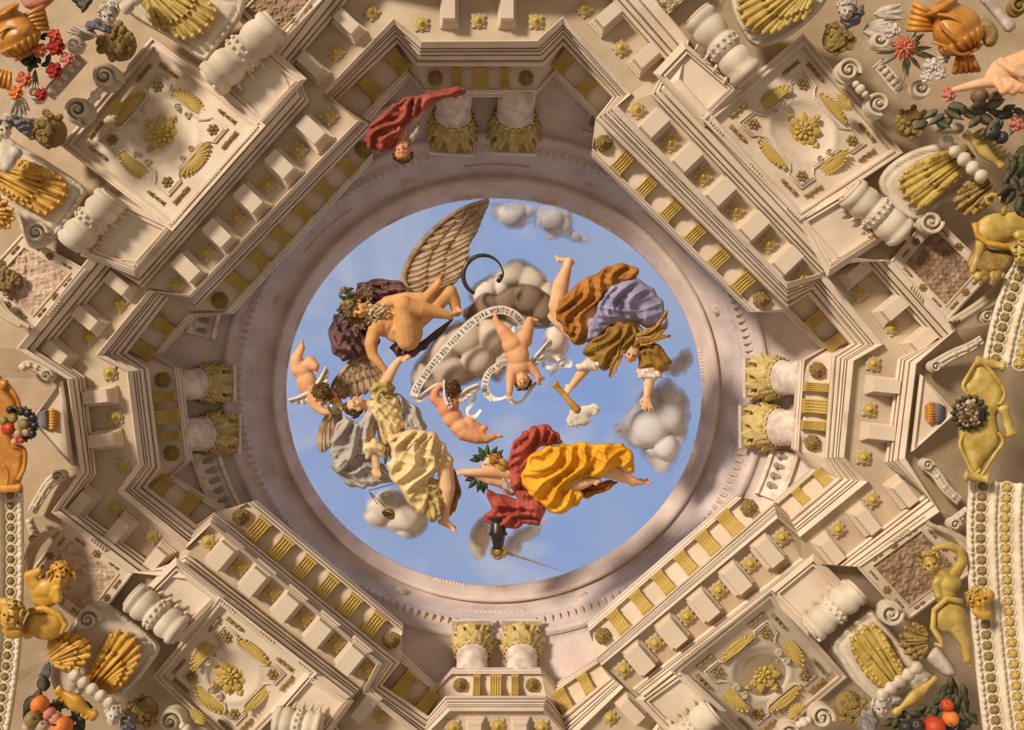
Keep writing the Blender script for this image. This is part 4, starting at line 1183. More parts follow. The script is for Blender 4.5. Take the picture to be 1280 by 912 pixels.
pd('blue_mantle', [(755, 366), (772, 352), (800, 350), (823, 369), (833, 392), (831, 414), (811, 411), (789, 401), (768, 405), (747, 422), (731, 426), (738, 400)], 12, BLUE, th, D2, ang=-55, wl=15, amp=6, h=20, w=22, seed=5, warp=1.5)
pd('olive_bodice', [(747, 420), (772, 403), (794, 407), (806, 424), (798, 438), (780, 440), (768, 452), (758, 462), (742, 456), (729, 437)], 16, OLIV, th, D2, ang=-35, wl=10, amp=4, h=14, w=13, seed=3)
pd('olive_sleeve', [(799, 436), (820, 430), (838, 448), (834, 462), (820, 470), (800, 462)], 14, OLIV, th, D2, ang=30, wl=8, amp=3, h=14, w=11, seed=4)
pd('linen_cuff', [(720, 456), (733, 450), (750, 450), (752, 458), (740, 464), (722, 463)], 20, LINEN, th, D2, ang=75, wl=5, amp=1.5, h=8, w=6)
pd('linen_cuff', [(796, 462), (808, 459), (824, 463), (827, 472), (812, 476), (798, 472)], 22, LINEN, th, D2, ang=75, wl=5, amp=1.5, h=8, w=6)
curls('hair', th, D2, (790, 438, 20), 11, (.28, -1, .45), (-.15, .75, 1), HAIRY, 50, 8, .25, .3)
locks(th, D2, [([(782, 426, 26, 4), (776, 440, 26, 5), (770, 456, 24, 4), (762, 470, 22, 2)], 9), ([(786, 424, 26, 4), (774, 446, 24, 4), (758, 462, 22, 1.5)], 6), ([(796, 424, 26, 5), (814, 414, 24, 5), (828, 404, 20, 4), (834, 388, 16, 1.5)], 9),
    ([(798, 428, 26, 5), (818, 424, 22, 4), (838, 420, 18, 1.5)], 9), ([(796, 426, 26, 5), (812, 422, 24, 5), (830, 412, 18, 1.5)], 8)], HAIRY)

# ---------------------------------------------------------------- seated woman in pale yellow and grey
D3 = 10.3
th = thing('person', 'seated woman in pale yellow dress and silver grey cloak lifting one hand', 'person', P(500, 550, D3))
b = Body()
b.head((444, 507, 14), 11, (-.85, .5, .15), (-.25, -.75, .75))
b.limb([(452, 506, 10, 6.5), (464, 506, 8, 7)]).mass((474, 512, 6), (17, 20, 13), 20).mass((490, 530, 4), (18, 20, 13), 40).mass((505, 552, 3), (22, 20, 14), 0)
b.limb([(474, 496, 10, 9), (482, 478, 14, 8), (487, 468, 16, 7)]).limb([(487, 468, 16, 7), (494, 456, 17, 5.5), (500, 449, 17, 4.2)])
b.hand((500, 449, 17), (1, -.35, .1), (0, .6, -.5), 15, .35)
b.limb([(462, 522, 12, 9), (460, 544, 18, 8), (465, 562, 20, 7)]).limb([(465, 562, 20, 6.8), (469, 574, 21, 5.5), (471, 582, 21, 4.5)])
b.hand((471, 582, 21), (.1, 1, .1), (.2, 0, -1), 17, .25, .5)
b.limb([(508, 556, 10, 16), (540, 562, 20, 14), (556, 580, 22, 11)]).limb([(556, 580, 22, 10.5), (559, 610, 16, 10.5), (557, 636, 12, 6), (556, 650, 10, 5)])
b.foot((556, 651, 10), (1, .42, .05), (.2, -.8, .6), 25)
b.limb([(500, 565, 4, 15), (520, 600, 10, 13), (532, 632, 8, 10)])
b.build('body', SK_F, th, D3)
curls('hair', th, D3, (444, 507, 14), 11, (-.85, .5, .15), (-.25, -.75, .75), HAIRB, 46, 11, .1, .3)
pd('yellow_bodice', [(462, 497), (478, 484), (494, 494), (504, 512), (504, 534), (492, 550), (478, 556), (470, 534), (462, 516)], 14, YEL, th, D3, ang=55, wl=9, amp=3.2, h=12, w=12, seed=2)
pd('olive_sleeve', [(464, 482), (482, 474), (492, 480), (492, 496), (478, 504), (464, 500)], 16, mat('straw_cloth', (196, 172, 104), (168, 142, 78), 5, rough=.8), th, D3, ang=10, wl=6, amp=2.5, h=11, w=9, seed=6)
pd('grey_cloak', [(490, 492), (508, 498), (526, 516), (533, 540), (520, 546), (502, 548), (488, 564), (482, 580), (480, 560), (494, 540), (504, 520)], 8, GREY, th, D3, ang=70, wl=10, amp=4.5, h=14, w=13, seed=3)
pd('grey_cloak', [(432, 520), (446, 528), (462, 512), (472, 520), (470, 545), (456, 560), (444, 574), (424, 592), (414, 570), (414, 548), (422, 530)], 16, GREY, th, D3, ang=-60, wl=13, amp=5, h=14, w=14, seed=7)
pd('grey_cloak', [(414, 580), (430, 570), (452, 566), (478, 580), (492, 600), (470, 606), (450, 610), (430, 602)], 8, GREY, th, D3, ang=15, wl=10, amp=4.5, h=12, w=12, seed=8)
pd('yellow_cuff', [(454, 556), (468, 548), (480, 556), (480, 572), (470, 568), (458, 574)], 22, YEL, th, D3, ang=20, wl=6, amp=2, h=9, w=7)
pd('yellow_skirt', [(484, 546), (510, 538), (538, 538), (556, 556), (566, 578), (552, 586), (538, 600), (536, 626), (528, 642), (516, 634), (497, 610), (484, 585), (490, 566)], 20, YEL, th, D3, ang=-42, wl=15, amp=6, h=20, w=20, seed=4, warp=1.4)
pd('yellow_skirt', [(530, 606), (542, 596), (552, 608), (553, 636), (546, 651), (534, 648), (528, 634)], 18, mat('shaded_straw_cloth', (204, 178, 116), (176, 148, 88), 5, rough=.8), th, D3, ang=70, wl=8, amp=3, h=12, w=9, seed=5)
pd('brown_lining', [(560, 582), (572, 594), (575, 620), (566, 642), (558, 640), (562, 612)], 2, OLIV, th, D3, ang=80, wl=8, amp=3, h=8, w=7, seed=5)

# ---------------------------------------------------------------- flying woman in gold and red
D4 = 10.2
th = thing('person', 'flying woman in golden skirt and rose red mantle wearing a laurel wreath', 'person', P(690, 600, D4))
b = Body()
b.head((614, 580, 12), 11.5, (.3, -.75, .4), (-1, .05, .35))
b.limb([(620, 588, 8, 7), (630, 597, 6, 8)]).mass((640, 600, 4), (18, 20, 13), 0).mass((668, 594, 2), (26, 22, 15), 0).mass((700, 590, 2), (30, 24, 16), 0)
b.limb([(634, 592, 12, 8), (616, 590, 17, 7), (604, 590, 19, 6)]).limb([(604, 590, 19, 6), (592, 590, 20, 5.2), (583, 590, 20, 4.5)])
b.hand((584, 590, 20), (-1, .02, .1), (0, .6, -.6), 17, .85)
b.limb([(632, 604, 8, 7), (612, 600, 13, 6), (596, 594, 15, 4.8)]).hand((592, 593, 15), (-1, -.05, .1), (0, -.5, -.6), 16, .85, .3, -1)
b.limb([(710, 588, 6, 17), (742, 582, 10, 14), (764, 588, 12, 10.5)]).limb([(764, 588, 12, 10), (778, 595, 10, 8), (792, 601, 8, 5.4)])
b.foot((794, 601, 8), (1, -.22, .1), (.2, -.7, .6), 25)
b.limb([(700, 606, 10, 16), (716, 608, 16, 10)]).limb([(716, 608, 16, 9), (732, 603, 18, 6.5), (739, 601, 19, 4.8)]).hand((739, 601, 19), (1, -.15, .1), (.1, .5, -.8), 15, .6)
b.build('body', SK_F, th, D4)
curls('hair', th, D4, (614, 580, 12), 11.5, (.3, -.75, .4), (-1, .05, .35), HAIRY, 56, 13, .15, .3, [[(620, 574, 18, 4), (630, 578, 18, 5), (636, 588, 14, 4)], [(618, 580, 20, 4), (628, 586, 19, 4), (634, 596, 14, 3)]])
for k, (x, y, a, L) in enumerate(((606, 574, -160, 17), (606, 572, -120, 17), (608, 572, -85, 18), (612, 572, -55, 18), (616, 573, -40, 18), (602, 574, 178, 16), (600, 598, 100, 18), (596, 598, 130, 17), (600, 600, 75, 17), (602, 598, 60, 16), (594, 596, 160, 14), (604, 598, 88, 20))):
    V, F = leaf_px(x, y, a, L, 3.6, 18 - .4 * k); obj('laurel_leaf', put(V, D4), F, GREEN, th, True)
pd('rose_mantle', [(637, 596), (636, 568), (646, 548), (660, 536), (676, 530), (692, 536), (703, 552), (690, 556), (676, 558), (662, 572), (654, 592), (652, 620), (642, 616)], 16, RED, th, D4, ang=-62, wl=12, amp=5, h=16, w=15, seed=3, warp=1.5)
pd('rose_mantle', [(608, 612), (626, 618), (648, 622), (672, 626), (681, 638), (674, 656), (658, 655), (638, 661), (614, 657), (605, 646), (613, 634)], 12, RED, th, D4, ang=8, wl=11, amp=5, h=16, w=15, seed=6)
pd('rose_mantle', [(646, 612), (662, 616), (678, 634), (672, 648), (660, 640), (650, 628)], 24, RED, th, D4, ang=45, wl=7, amp=3, h=9, w=9, seed=9)
pd('golden_skirt', [(650, 598), (662, 570), (680, 558), (705, 555), (732, 553), (760, 554), (782, 556), (794, 578), (789, 592), (772, 583), (751, 596), (730, 598), (717, 612), (729, 616), (722, 631), (697, 643), (684, 636), (666, 624), (656, 612)], 18, GOLDC, th, D4, ang=-28, wl=15, amp=6.5, h=20, w=20, seed=2, warp=1.4)
pd('dark_gold_hem', [(716, 612), (740, 606), (758, 600), (772, 603), (752, 616), (734, 622), (720, 622)], 6, mat('bronze_cloth', (168, 106, 40), (128, 76, 26), 5, rough=.8), th, D4, ang=-20, wl=7, amp=3, h=9, w=8)
pd('silver_sash', [(628, 596), (640, 604), (648, 614), (640, 618), (628, 608)], 14, GREY, th, D4, ang=40, wl=4, amp=1.5, h=8, w=6)

# ---------------------------------------------------------------- putti
D5 = 10.3
th = thing('person', 'naked winged child with brown curls flying head down beside a hand mirror', 'person', P(386, 480, D5))
b = Body()
b.head((402, 494, 10), 11, (.5, -.5, .9), (.75, .75, .35))
b.limb([(394, 488, 6, 7), (388, 484, 4, 9)]).mass((384, 478, 2), (13, 18, 11), -15).mass((378, 462, 1), (13, 13, 11), 0)
b.limb([(372, 462, 2, 9), (370, 450, 3, 8), (374, 440, 4, 6), (377, 434, 5, 4.5)]).foot((377, 433, 5), (-.3, -1, .1), (-1, .2, .4), 14)
b.limb([(382, 460, 0, 9), (388, 452, 4, 7.5), (394, 458, 8, 6)]).foot((396, 460, 8), (.3, .9, .2), (1, -.3, .3), 12)
b.limb([(388, 492, 6, 7), (394, 507, 8, 6), (404, 514, 11, 5), (412, 515, 13, 4)]).hand((411, 515, 13), (1, .0, .1), (0, -.5, -.6), 12, .6)
b.limb([(398, 484, 4, 6), (410, 488, 8, 5), (418, 494, 10, 4)]).hand((417, 494, 10), (.5, 1, 0), (0, -.2, -1), 11, .5)
b.build('body', SK_P, th, D5)
curls('hair', th, D5, (402, 494, 10), 11, (.5, -.5, .9), (.75, .75, .35), HAIRB, 60, 21, -.2, .36)
wing(th, D5, [(396, 480), (402, 470), (408, 458)], [(404, 488), (410, 476), (410, 462)], 5, 4, 4, WINGW, 'wing', False)
wing(th, D5, [(386, 490), (374, 496), (360, 500)], [(392, 500), (380, 506), (364, 504)], 5, 4, 6, WINGW, 'wing', False)
D6 = 10.1
th = thing('person', 'naked child tumbling upside down with feet kicked up over the lettered scroll', 'person', P(647, 445, D6))
b = Body()
b.mass((640, 430, 4), (13, 14, 12), 0).mass((655, 424, 2), (11, 12, 10), 0).mass((647, 444, 4), (15, 17, 12), -5).mass((649, 458, 3), (15, 12, 11), 0)
b.limb([(638, 426, 5, 10.5), (629, 414, 6, 8), (622, 404, 6, 5), (619, 399, 6, 4)]).foot((619, 398, 6), (-.3, -1, .1), (-.8, .2, .5), 14)
b.limb([(656, 422, 3, 10), (660, 410, 3, 8), (662, 400, 3, 5)]).foot((662, 398, 3), (1, -.15, .1), (0, -1, .3), 15)
b.limb([(640, 460, 5, 7), (638, 474, 6, 6), (637, 490, 6, 4.2)]).hand((637, 490, 6), (0, 1, 0), (.4, 0, -1), 12, .4)
b.limb([(660, 456, 3, 7), (668, 464, 3, 6), (673, 471, 4, 4.5)]).hand((673, 471, 4), (.2, 1, 0), (-.6, .2, -.6), 12, .4)
b.head((653, 475, 3), 10, (.1, 1, -.35), (.1, .5, 1))
b.build('body', SK_P, th, D6)
curls('hair', th, D6, (653, 475, 3), 10, (.1, 1, -.35), (.1, .5, 1), HAIRB, 46, 23, .15, .3)
wing(th, D6, [(662, 454), (672, 442), (688, 423)], [(668, 458), (680, 444), (690, 426)], 5, 3.2, -3, WINGW, 'wing', False)
D7 = 10.2
th = thing('person', 'rosy naked child seen from behind flying below the glowing halo', 'person', P(572, 520, D7))
b = Body()
b.mass((560, 508, 2), (14, 15, 11), 20).mass((566, 522, 2), (13, 13, 11), 10).mass((576, 534, 3), (13, 12, 12), 0).mass((586, 530, 2), (10, 10, 9), 0)
b.limb([(552, 504, 3, 8), (543, 498, 4, 6.5), (544, 490, 5, 5.5), (548, 484, 6, 4)]).hand((548, 485, 6), (.7, -.9, .1), (.3, .3, -1), 11, .4)
b.limb([(568, 500, 3, 7), (578, 492, 4, 5), (584, 488, 4, 4)]).hand((583, 488, 4), (1, -.3, 0), (0, .3, -1), 11, .4)
b.limb([(580, 540, 4, 11), (596, 546, 5, 9), (608, 548, 4, 6.5), (616, 546, 3, 4.5)]).foot((617, 546, 3), (1, .2, .1), (.1, 1, .4), 16)
b.limb([(588, 532, 2, 9), (596, 534, 1, 7)]).limb([(596, 540, 0, 7), (602, 537, 3, 5), (606, 534, 5, 4)]).foot((604, 534, 5), (1, -.05, .2), (.1, -.8, .5), 13)
b.head((566, 487, 6), 9.5, (-.1, -1, .3), (.5, -.4, -.8))
b.build('body', SK_R, th, D7)
curls('hair', th, D7, (566, 487, 6), 9.5, (-.1, -1, .3), (.5, -.4, -.8), HAIRB, 50, 27, -.4, .34)
wing(th, D7, [(560, 506), (556, 494), (555, 474)], [(566, 508), (562, 496), (558, 478)], 5, 3.2, 12, WINGW, 'wing', False)
wing(th, D7, [(574, 494), (584, 486), (598, 480)], [(580, 502), (590, 494), (600, 484)], 5, 3.6, 6, WINGW, 'wing', False)

# ---------------------------------------------------------------- red draped figure leaning over the cornice
D8 = 9.55
th = thing('person', 'red draped figure hanging head down over the cornice with one arm stretched', 'person', P(500, 150, D8))
b = Body()
b.head((503, 188, 14), 12, (.08, 1, .2), (-.05, -.15, 1))
b.limb([(500, 174, 8, 7), (498, 166, 5, 8)]).mass((490, 158, 2), (22, 18, 13), -40).mass((512, 140, 2), (20, 14, 11), -30)
b.limb([(505, 142, 4, 10), (536, 124, 6, 8), (562, 116, 7, 5)]).hand((562, 116, 7), (1, -.12, .1), (.1, .5, -.8), 20, .3)
b.limb([(480, 160, 6, 9), (488, 172, 12, 6), (496, 164, 17, 4.5)]).hand((494, 166, 17), (.3, -.6, .3), (1, 0, -.3), 13, .6)
b.build('body', SK_R, th, D8)
curls('hair', th, D8, (503, 188, 13), 12, (.08, 1, .2), (-.05, -.15, 1), HAIRB, 54, 31, .1, .3)
pd('red_robe', [(456, 172), (463, 156), (478, 142), (492, 130), (512, 121), (536, 116), (560, 110), (578, 109), (580, 118), (560, 122), (546, 128), (526, 142), (512, 154), (500, 170), (490, 186), (474, 190), (460, 184)], 12, RED2, th, D8, ang=-38, wl=10, amp=5, h=14, w=13, seed=2)
pd('linen_sleeve', [(508, 172), (518, 160), (526, 150), (522, 166), (514, 178)], 8, LINEN, th, D8, ang=-50, wl=4, amp=1.5, h=6, w=5)
# ================================================================== clouds
def cloudmat(n, a, b): return mat(n, a, b, 1.6, rough=.95, bump=.35, bscale=5, spec=.05)
CL_D = cloudmat('umber_cloud', (150, 126, 108), (124, 102, 86))
CL_M = cloudmat('taupe_cloud', (214, 196, 174), (184, 164, 144))
CL_L = cloudmat('cream_cloud', (240, 226, 206), (214, 198, 180))
CL_G = cloudmat('grey_cloud', (222, 216, 214), (190, 184, 188))
def cloud_soft(c1, c2, name):
    """matte cloud whose thin rim thins out with the stored edge value"""
    m = mat(name, c1, c2, 1.3, rough=.95, bump=.25, bscale=4, spec=.05); nt = m.node_tree; b = nt.nodes['Principled BSDF']
    at = nt.nodes.new('ShaderNodeAttribute'); at.attribute_name = 'edge'
    tc = nt.nodes.new('ShaderNodeTexCoord'); n = nt.nodes.new('ShaderNodeTexNoise'); n.inputs['Scale'].default_value = 5; n.inputs['Detail'].default_value = 5
    nt.links.new(tc.outputs['Object'], n.inputs['Vector'])
    ma = nt.nodes.new('ShaderNodeMath'); ma.operation = 'MULTIPLY_ADD'; ma.inputs[1].default_value = 2.6; ma.inputs[2].default_value = -1.35
    nt.links.new(n.outputs['Fac'], ma.inputs[0])
    ad = nt.nodes.new('ShaderNodeMath'); ad.operation = 'MULTIPLY_ADD'; ad.inputs[1].default_value = 1.7; ad.use_clamp = True
    nt.links.new(at.outputs['Fac'], ad.inputs[0]); nt.links.new(ma.outputs[0], ad.inputs[2])
    nt.links.new(ad.outputs[0], b.inputs['Alpha'])
    return m
CS_D = cloud_soft((152, 128, 110), (120, 98, 82), 'umber_cloud_soft'); CS_M = cloud_soft((216, 198, 176), (178, 158, 138), 'taupe_cloud_soft')
CS_L = cloud_soft((240, 228, 210), (212, 196, 178), 'cream_cloud_soft'); CS_G = cloud_soft((226, 220, 218), (188, 182, 186), 'grey_cloud_soft')
def cloud(outline, balls, m, label, d, w=12, h=12):
    cx, cy = np.mean([p[0] for p in outline]), np.mean([p[1] for p in outline])
    rnd = random.Random(int(cx)); poly = np.array(spline(outline, 5)); lo, hi = poly.min(0), poly.max(0); bl = list(balls)
    for k in range(26):
        bl.append((rnd.uniform(lo[0], hi[0]), rnd.uniform(lo[1], hi[1]), rnd.uniform(5, 11)))
    def fn(x, y, t):
        z = np.zeros_like(x)
        for bx, by, r in bl:
            q = r * r - (x - bx) ** 2 - (y - by) ** 2
            z = np.maximum(z, np.sqrt(np.maximum(q, 0)) * .62 + (.25 * r if r > 12 else 0) * (q > 0))
        return z
    w = w * 1.25
    V, F = relief(outline, 1.8, w, h, .5, fn)
    o = obj('cloud', put(V, d), F, m, None, True)
    dist, _ = seg_dist(V[:, :2], poly)
    at = o.data.attributes.new('edge', 'FLOAT', 'POINT'); at.data.foreach_set('value', np.clip(dist / w, 0, 1).astype(np.float32)) if len(o.data.vertices) == len(V) else None
    q = o.modifiers.new('soften', 'SMOOTH'); q.factor = .5; q.iterations = 4
    return tag(o, label, 'cloud', 'clouds in the painted sky')
cloud([(582, 372), (590, 352), (608, 344), (622, 332), (640, 322), (656, 322), (672, 332), (690, 348), (700, 366), (690, 390), (660, 396), (620, 392), (594, 388)], [(604, 366, 16), (640, 340, 18), (664, 350, 18), (684, 366, 14)], CS_L, 'cream billowing cloud top behind the sickle', 10.85)
cloud([(576, 392), (590, 374), (606, 362), (622, 366), (636, 356), (656, 352), (676, 358), (692, 372), (694, 394), (684, 410), (664, 412), (640, 408), (610, 404), (588, 406)], [(608, 382, 18), (634, 374, 17), (660, 372, 20), (680, 386, 16)], CS_D, 'dark umber cloud behind the lettered scroll', 10.72, 8)
cloud([(512, 484), (514, 460), (528, 440), (544, 420), (562, 402), (584, 396), (612, 394), (640, 402), (648, 424), (642, 450), (620, 468), (598, 478), (578, 486), (552, 492), (528, 496)], [(548, 436, 24), (580, 420, 24), (612, 420, 20), (596, 448, 20), (560, 464, 22), (536, 474, 16)], CS_M, 'taupe cloud mass under the winged old man', 10.62, 10)
cloud([(606, 470), (612, 446), (628, 432), (640, 446), (634, 470), (620, 480)], [(622, 456, 16)], CS_M, 'smaller taupe cloud beside the tumbling child', 10.7)
cloud([(676, 430), (682, 408), (700, 402), (714, 416), (712, 440), (696, 454), (680, 448)], [(694, 424, 16)], CS_L, 'pale cloud puff at the diving woman knee', 10.75)
cloud([(610, 252), (632, 250), (660, 252), (676, 258), (668, 276), (648, 290), (630, 286), (614, 272)], [(640, 266, 18), (658, 266, 12)], CS_G, 'grey white cloud beside the wing tip', 11.2, 16, 8)
cloud([(664, 262), (688, 254), (712, 262), (722, 282), (742, 300), (726, 306), (704, 300), (684, 300), (668, 284)], [(690, 274, 16), (706, 280, 12)], CS_G, 'trailing grey white cloud above the diving woman', 11.2, 16, 8)
cloud([(762, 540), (774, 524), (790, 508), (796, 490), (816, 478), (838, 470), (856, 486), (866, 510), (862, 540), (854, 566), (838, 592), (818, 596), (808, 576), (788, 562)], [(812, 534, 24), (836, 520, 20), (832, 558, 16), (800, 546, 14), (838, 492, 14)], CS_G, 'large grey cloud below the diving woman open hand', 10.95, 16, 10)
cloud([(826, 462), (840, 444), (860, 432), (868, 446), (862, 464), (844, 476)], [(846, 456, 10)], CS_G, 'small grey cloud wisp beside the drum rim', 11.2, 14, 6)
cloud([(452, 636), (464, 618), (484, 608), (508, 614), (530, 628), (540, 648), (530, 666), (510, 676), (490, 668), (470, 662), (456, 654)], [(484, 632, 18), (508, 644, 20), (526, 650, 12), (472, 646, 12)], CS_L, 'cream cloud behind the scale pan', 10.85, 14)
cloud([(586, 664), (594, 648), (608, 640), (616, 656), (614, 680), (606, 700), (592, 698), (584, 684)], [(600, 664, 14), (598, 684, 12)], CS_M, 'taupe cloud beside the sword hilt', 10.85, 12)
cloud([(630, 668), (650, 656), (672, 652), (688, 640), (676, 668), (656, 684), (640, 700), (626, 690)], [(654, 668, 12)], CS_G, 'faint white cloud streak behind the sword blade', 11.2, 16, 5)

# ================================================================== lettered scrolls and ribbons
PAPER = mat('scroll_paper', (242, 232, 214), (226, 212, 190), 6, bump=.05)
INK = mat('dark_ink', (58, 50, 48), (44, 38, 36), bump=0)
def ribbon_rows(path, wd, th=.8, tilt=None, n=10):
    pts = spline(path, n, False); rows = []
    N = len(pts)
    for i, p in enumerate(pts):
        a = pts[max(0, i - 1)]; b = pts[min(N - 1, i + 1)]; t = np.array(b[:2]) - np.array(a[:2]); l = np.linalg.norm(t) + 1e-6; nx, ny = -t[1] / l, t[0] / l
        s = i / (N - 1); al = tilt(s) if tilt else 0.0
        c, z = math.cos(al) * wd / 2, math.sin(al) * wd / 2
        x, y, h = p
        rows.append([Vector((x - nx * c, y - ny * c, h - z + th / 2)), Vector((x + nx * c, y + ny * c, h + z + th / 2)), Vector((x + nx * c, y + ny * c, h + z - th / 2)), Vector((x - nx * c, y - ny * c, h - z - th / 2))])
    return rows, pts
def ribbon(name, path, wd, m, parent, d, tilt=None, n=10):
    rows, pts = ribbon_rows(path, wd, .8, tilt, n)
    mb = MB().loft(rows); k = len(mb.v); mb.f += [(0, 1, 2, 3), (k - 4, k - 3, k - 2, k - 1)]
    return put_mb(mb, name, m, parent, d, False), pts
GLY = {}
def glyph(ch):
    if ch not in GLY:
        cu = bpy.data.curves.new('g', 'FONT'); cu.body = ch; cu.size = 1.0; cu.extrude = 0.02; cu.resolution_u = 2
        o = bpy.data.objects.new('g', cu); COL.objects.link(o)
        dg = bpy.context.evaluated_depsgraph_get(); dg.update()
        me = bpy.data.meshes.new_from_object(o.evaluated_get(dg))
        V = [v.co.copy() for v in me.vertices]; F = [tuple(p.vertices) for p in me.polygons]
        w = max([v.x for v in V]) if V else .3
        bpy.data.objects.remove(o); bpy.data.meshes.remove(me)
        GLY[ch] = (V, F, w)
    return GLY[ch]
def lettering(text, pts, size, d, parent, s0, s1, lift=1.2, squeeze=.9):
    """letters standing across the ribbon between arc fractions s0 and s1"""
    A = np.array([p[:2] for p in pts]); H = np.array([p[2] for p in pts]); L = np.concatenate([[0], np.cumsum(np.linalg.norm(np.diff(A, axis=0), axis=1))])
    ws = [(.35 if c == ' ' else glyph(c)[2] + .14) for c in text]; tot = sum(ws); run = s0 * L[-1]; k = (s1 - s0) * L[-1] / tot
    mb = MB()
    for c, w in zip(text, ws):
        sm = run + w * k * .5
        x = np.interp(sm, L, A[:, 0]); y = np.interp(sm, L, A[:, 1]); h = np.interp(sm, L, H)
        x2 = np.interp(sm + 1.5, L, A[:, 0]); y2 = np.interp(sm + 1.5, L, A[:, 1]); x1 = np.interp(sm - 1.5, L, A[:, 0]); y1 = np.interp(sm - 1.5, L, A[:, 1])
        t = np.array([x2 - x1, y2 - y1]); t /= np.linalg.norm(t) + 1e-6; up = np.array([t[1], -t[0]])
        if c != ' ':
            V, F, gw = glyph(c)
            out = []
            for v in V:
                a = (v.x - gw / 2) * k * squeeze; b_ = (v.y - .36) * size
                out.append(Vector((x + t[0] * a + up[0] * b_, y + t[1] * a + up[1] * b_, h + lift + v.z * 4)))
            mb.add(out, F)
        run += w * k
    return put_mb(mb, 'lettering', INK, parent, d, False)
DB = 10.25
th = thing('scroll_banner', 'long white scroll with dark Latin capitals arching over the taupe cloud', 'banner', P(580, 430, DB))
o, pts = ribbon('scroll', [(517, 495, 6), (522, 482, 7), (535, 463, 9), (550, 444, 11), (568, 424, 12), (586, 406, 12), (604, 393, 10), (624, 387, 7), (640, 391, 5), (650, 400, 2), (653, 410, -2)], 10.5, PAPER, th, DB)
lettering('GCAV BVGIARDO BEN PASSA E NON DVRA MERITO E VERI', pts, 9.0, DB, o, .02, .97)
ribbon('scroll_curl', [(517, 495, 4), (524, 499, 0), (534, 490, -6), (546, 482, -10), (556, 482, -14)], 9, PAPER, th, DB, lambda s: .7)
ribbon('scroll_curl', [(653, 410, -3), (650, 418, -8), (642, 416, -10), (640, 408, -11)], 8, PAPER, th, DB, lambda s: .8)
th = thing('scroll_banner', 'short lettered scroll looped round the arm of the tumbling child', 'banner', P(620, 480, DB))
o, pts = ribbon('scroll', [(634, 451, 0), (622, 457, 3), (611, 466, 5), (606, 479, 6), (608, 491, 6), (616, 499, 6)], 8.5, PAPER, th, DB)
lettering('ONO E PASSA NON', list(reversed(pts)), 7.5, DB, o, .12, .98)
ribbon('scroll_tail', [(616, 499, 6), (626, 498, 9), (634, 496, 13), (642, 503, 14), (652, 501, 12), (660, 491, 9), (666, 482, 8), (674, 476, 8), (681, 472, 6)], 5, PAPER, th, DB, lambda s: .9 * math.sin(s * 9))
for path, lab in (([(702, 455, 3), (696, 447, 2), (688, 446, 0), (680, 450, -1), (680, 457, 0), (688, 459, 2), (697, 454, 4), (706, 448, 3), (713, 451, 2), (712, 457, 0), (704, 457, 0), (694, 463, 0), (688, 469, -1)], 'looped white ribbon fluttering beside the torch arm'),
                  ([(590, 482, 6), (594, 494, 6), (590, 504, 4), (584, 512, 2), (586, 520, 2), (594, 520, 4), (601, 512, 5)], 'white ribbon curling from the rosy child')):
    o, _ = ribbon('ribbon', path, 5, PAPER, None, 10.2, lambda s: .8 * math.sin(s * 8))
    tag(o, lab, 'ribbon')

# ================================================================== attributes
STEEL = mat('dark_steel', (92, 84, 78), (62, 56, 52), 9, rough=.35, metal=.6, bump=.1)
BRASS = mat('dull_brass', (168, 136, 74), (120, 92, 44), 12, rough=.4, metal=.3, bump=.3)
WOODG = mat('gilded_wood', (206, 156, 76), (166, 112, 44), 6, rough=.5)
SMOKE = cloudmat('white_smoke', (240, 226, 210), (208, 190, 176))
def lathe_px(prof, a, b, n=20):
    """lathe from px point a to b, prof (r px, t 0..1)"""
    A, B = Vector(a), Vector(b); ax = B - A; q = Vector((0, 0, 1)).rotation_difference(ax.normalized()); M = Matrix.Translation(A) @ q.to_matrix().to_4x4()
    return MB().lathe([(r, t * ax.length) for r, t in prof], n, M)
th = thing('torch', 'gilded torch blown out into white smoke in the diving woman\'s hand', 'torch', P(706, 495, 10.0))
put_mb(lathe_px([(2, 0), (4.6, .02), (4.6, .1), (3.6, .14), (3.2, .4), (3.8, .62), (4.6, .8), (5.6, .95), (5.6, 1), (2, 1.01)], (692, 478, 20), (723, 514, 24)), 'handle', WOODG, th, 10.25)
b = Body(); rnd = random.Random(3)
for (x, y, r) in ((720, 520, 10), (732, 514, 11), (742, 512, 8), (716, 528, 7), (728, 526, 9)):
    b.mb.ball((x, y, 22), (r, r * .7, r * .6), 12, 9)
    for k in range(7): 
        a = rnd.uniform(0, 6.3); b.limb([(x + r * .6 * math.cos(a), y + r * .5 * math.sin(a), 25, 2.4), (x + r * 1.1 * math.cos(a + .6), y + r * .85 * math.sin(a + .6), 24, 1.5)])
b.build('smoke', SMOKE, th, 10.25, 1.2, 1)
th = thing('hand_mirror', 'small oval hand mirror held by the winged child', 'mirror', P(419, 508, 10.2))
put_mb(lathe_px([(8, 0), (10.5, .1), (10.5, .6), (9.2, 1.0), (8.2, .8), (8.0, .6), (.1, .6)], (419, 508, 16), (419.6, 507.6, 19), 28), 'frame', BRASS, th, 10.3)
put_mb(lathe_px([(8.0, 0), (8.0, .5), (.1, .6)], (419.3, 507.8, 17.6), (419.5, 507.6, 18.2), 24), 'glass', mat('mirror_glass', (190, 176, 156), (160, 146, 128), 3, rough=.15, metal=.7, bump=0), th, 10.3)
put_mb(lathe_px([(1.6, 0), (1.8, .5), (2.2, 1)], (415, 516, 15), (410, 527, 13)), 'grip', BRASS, th, 10.3)
th = thing('sickle', 'curved dark steel sickle ring rising from the old man\'s foot', 'sickle', P(604, 345, 10.3))
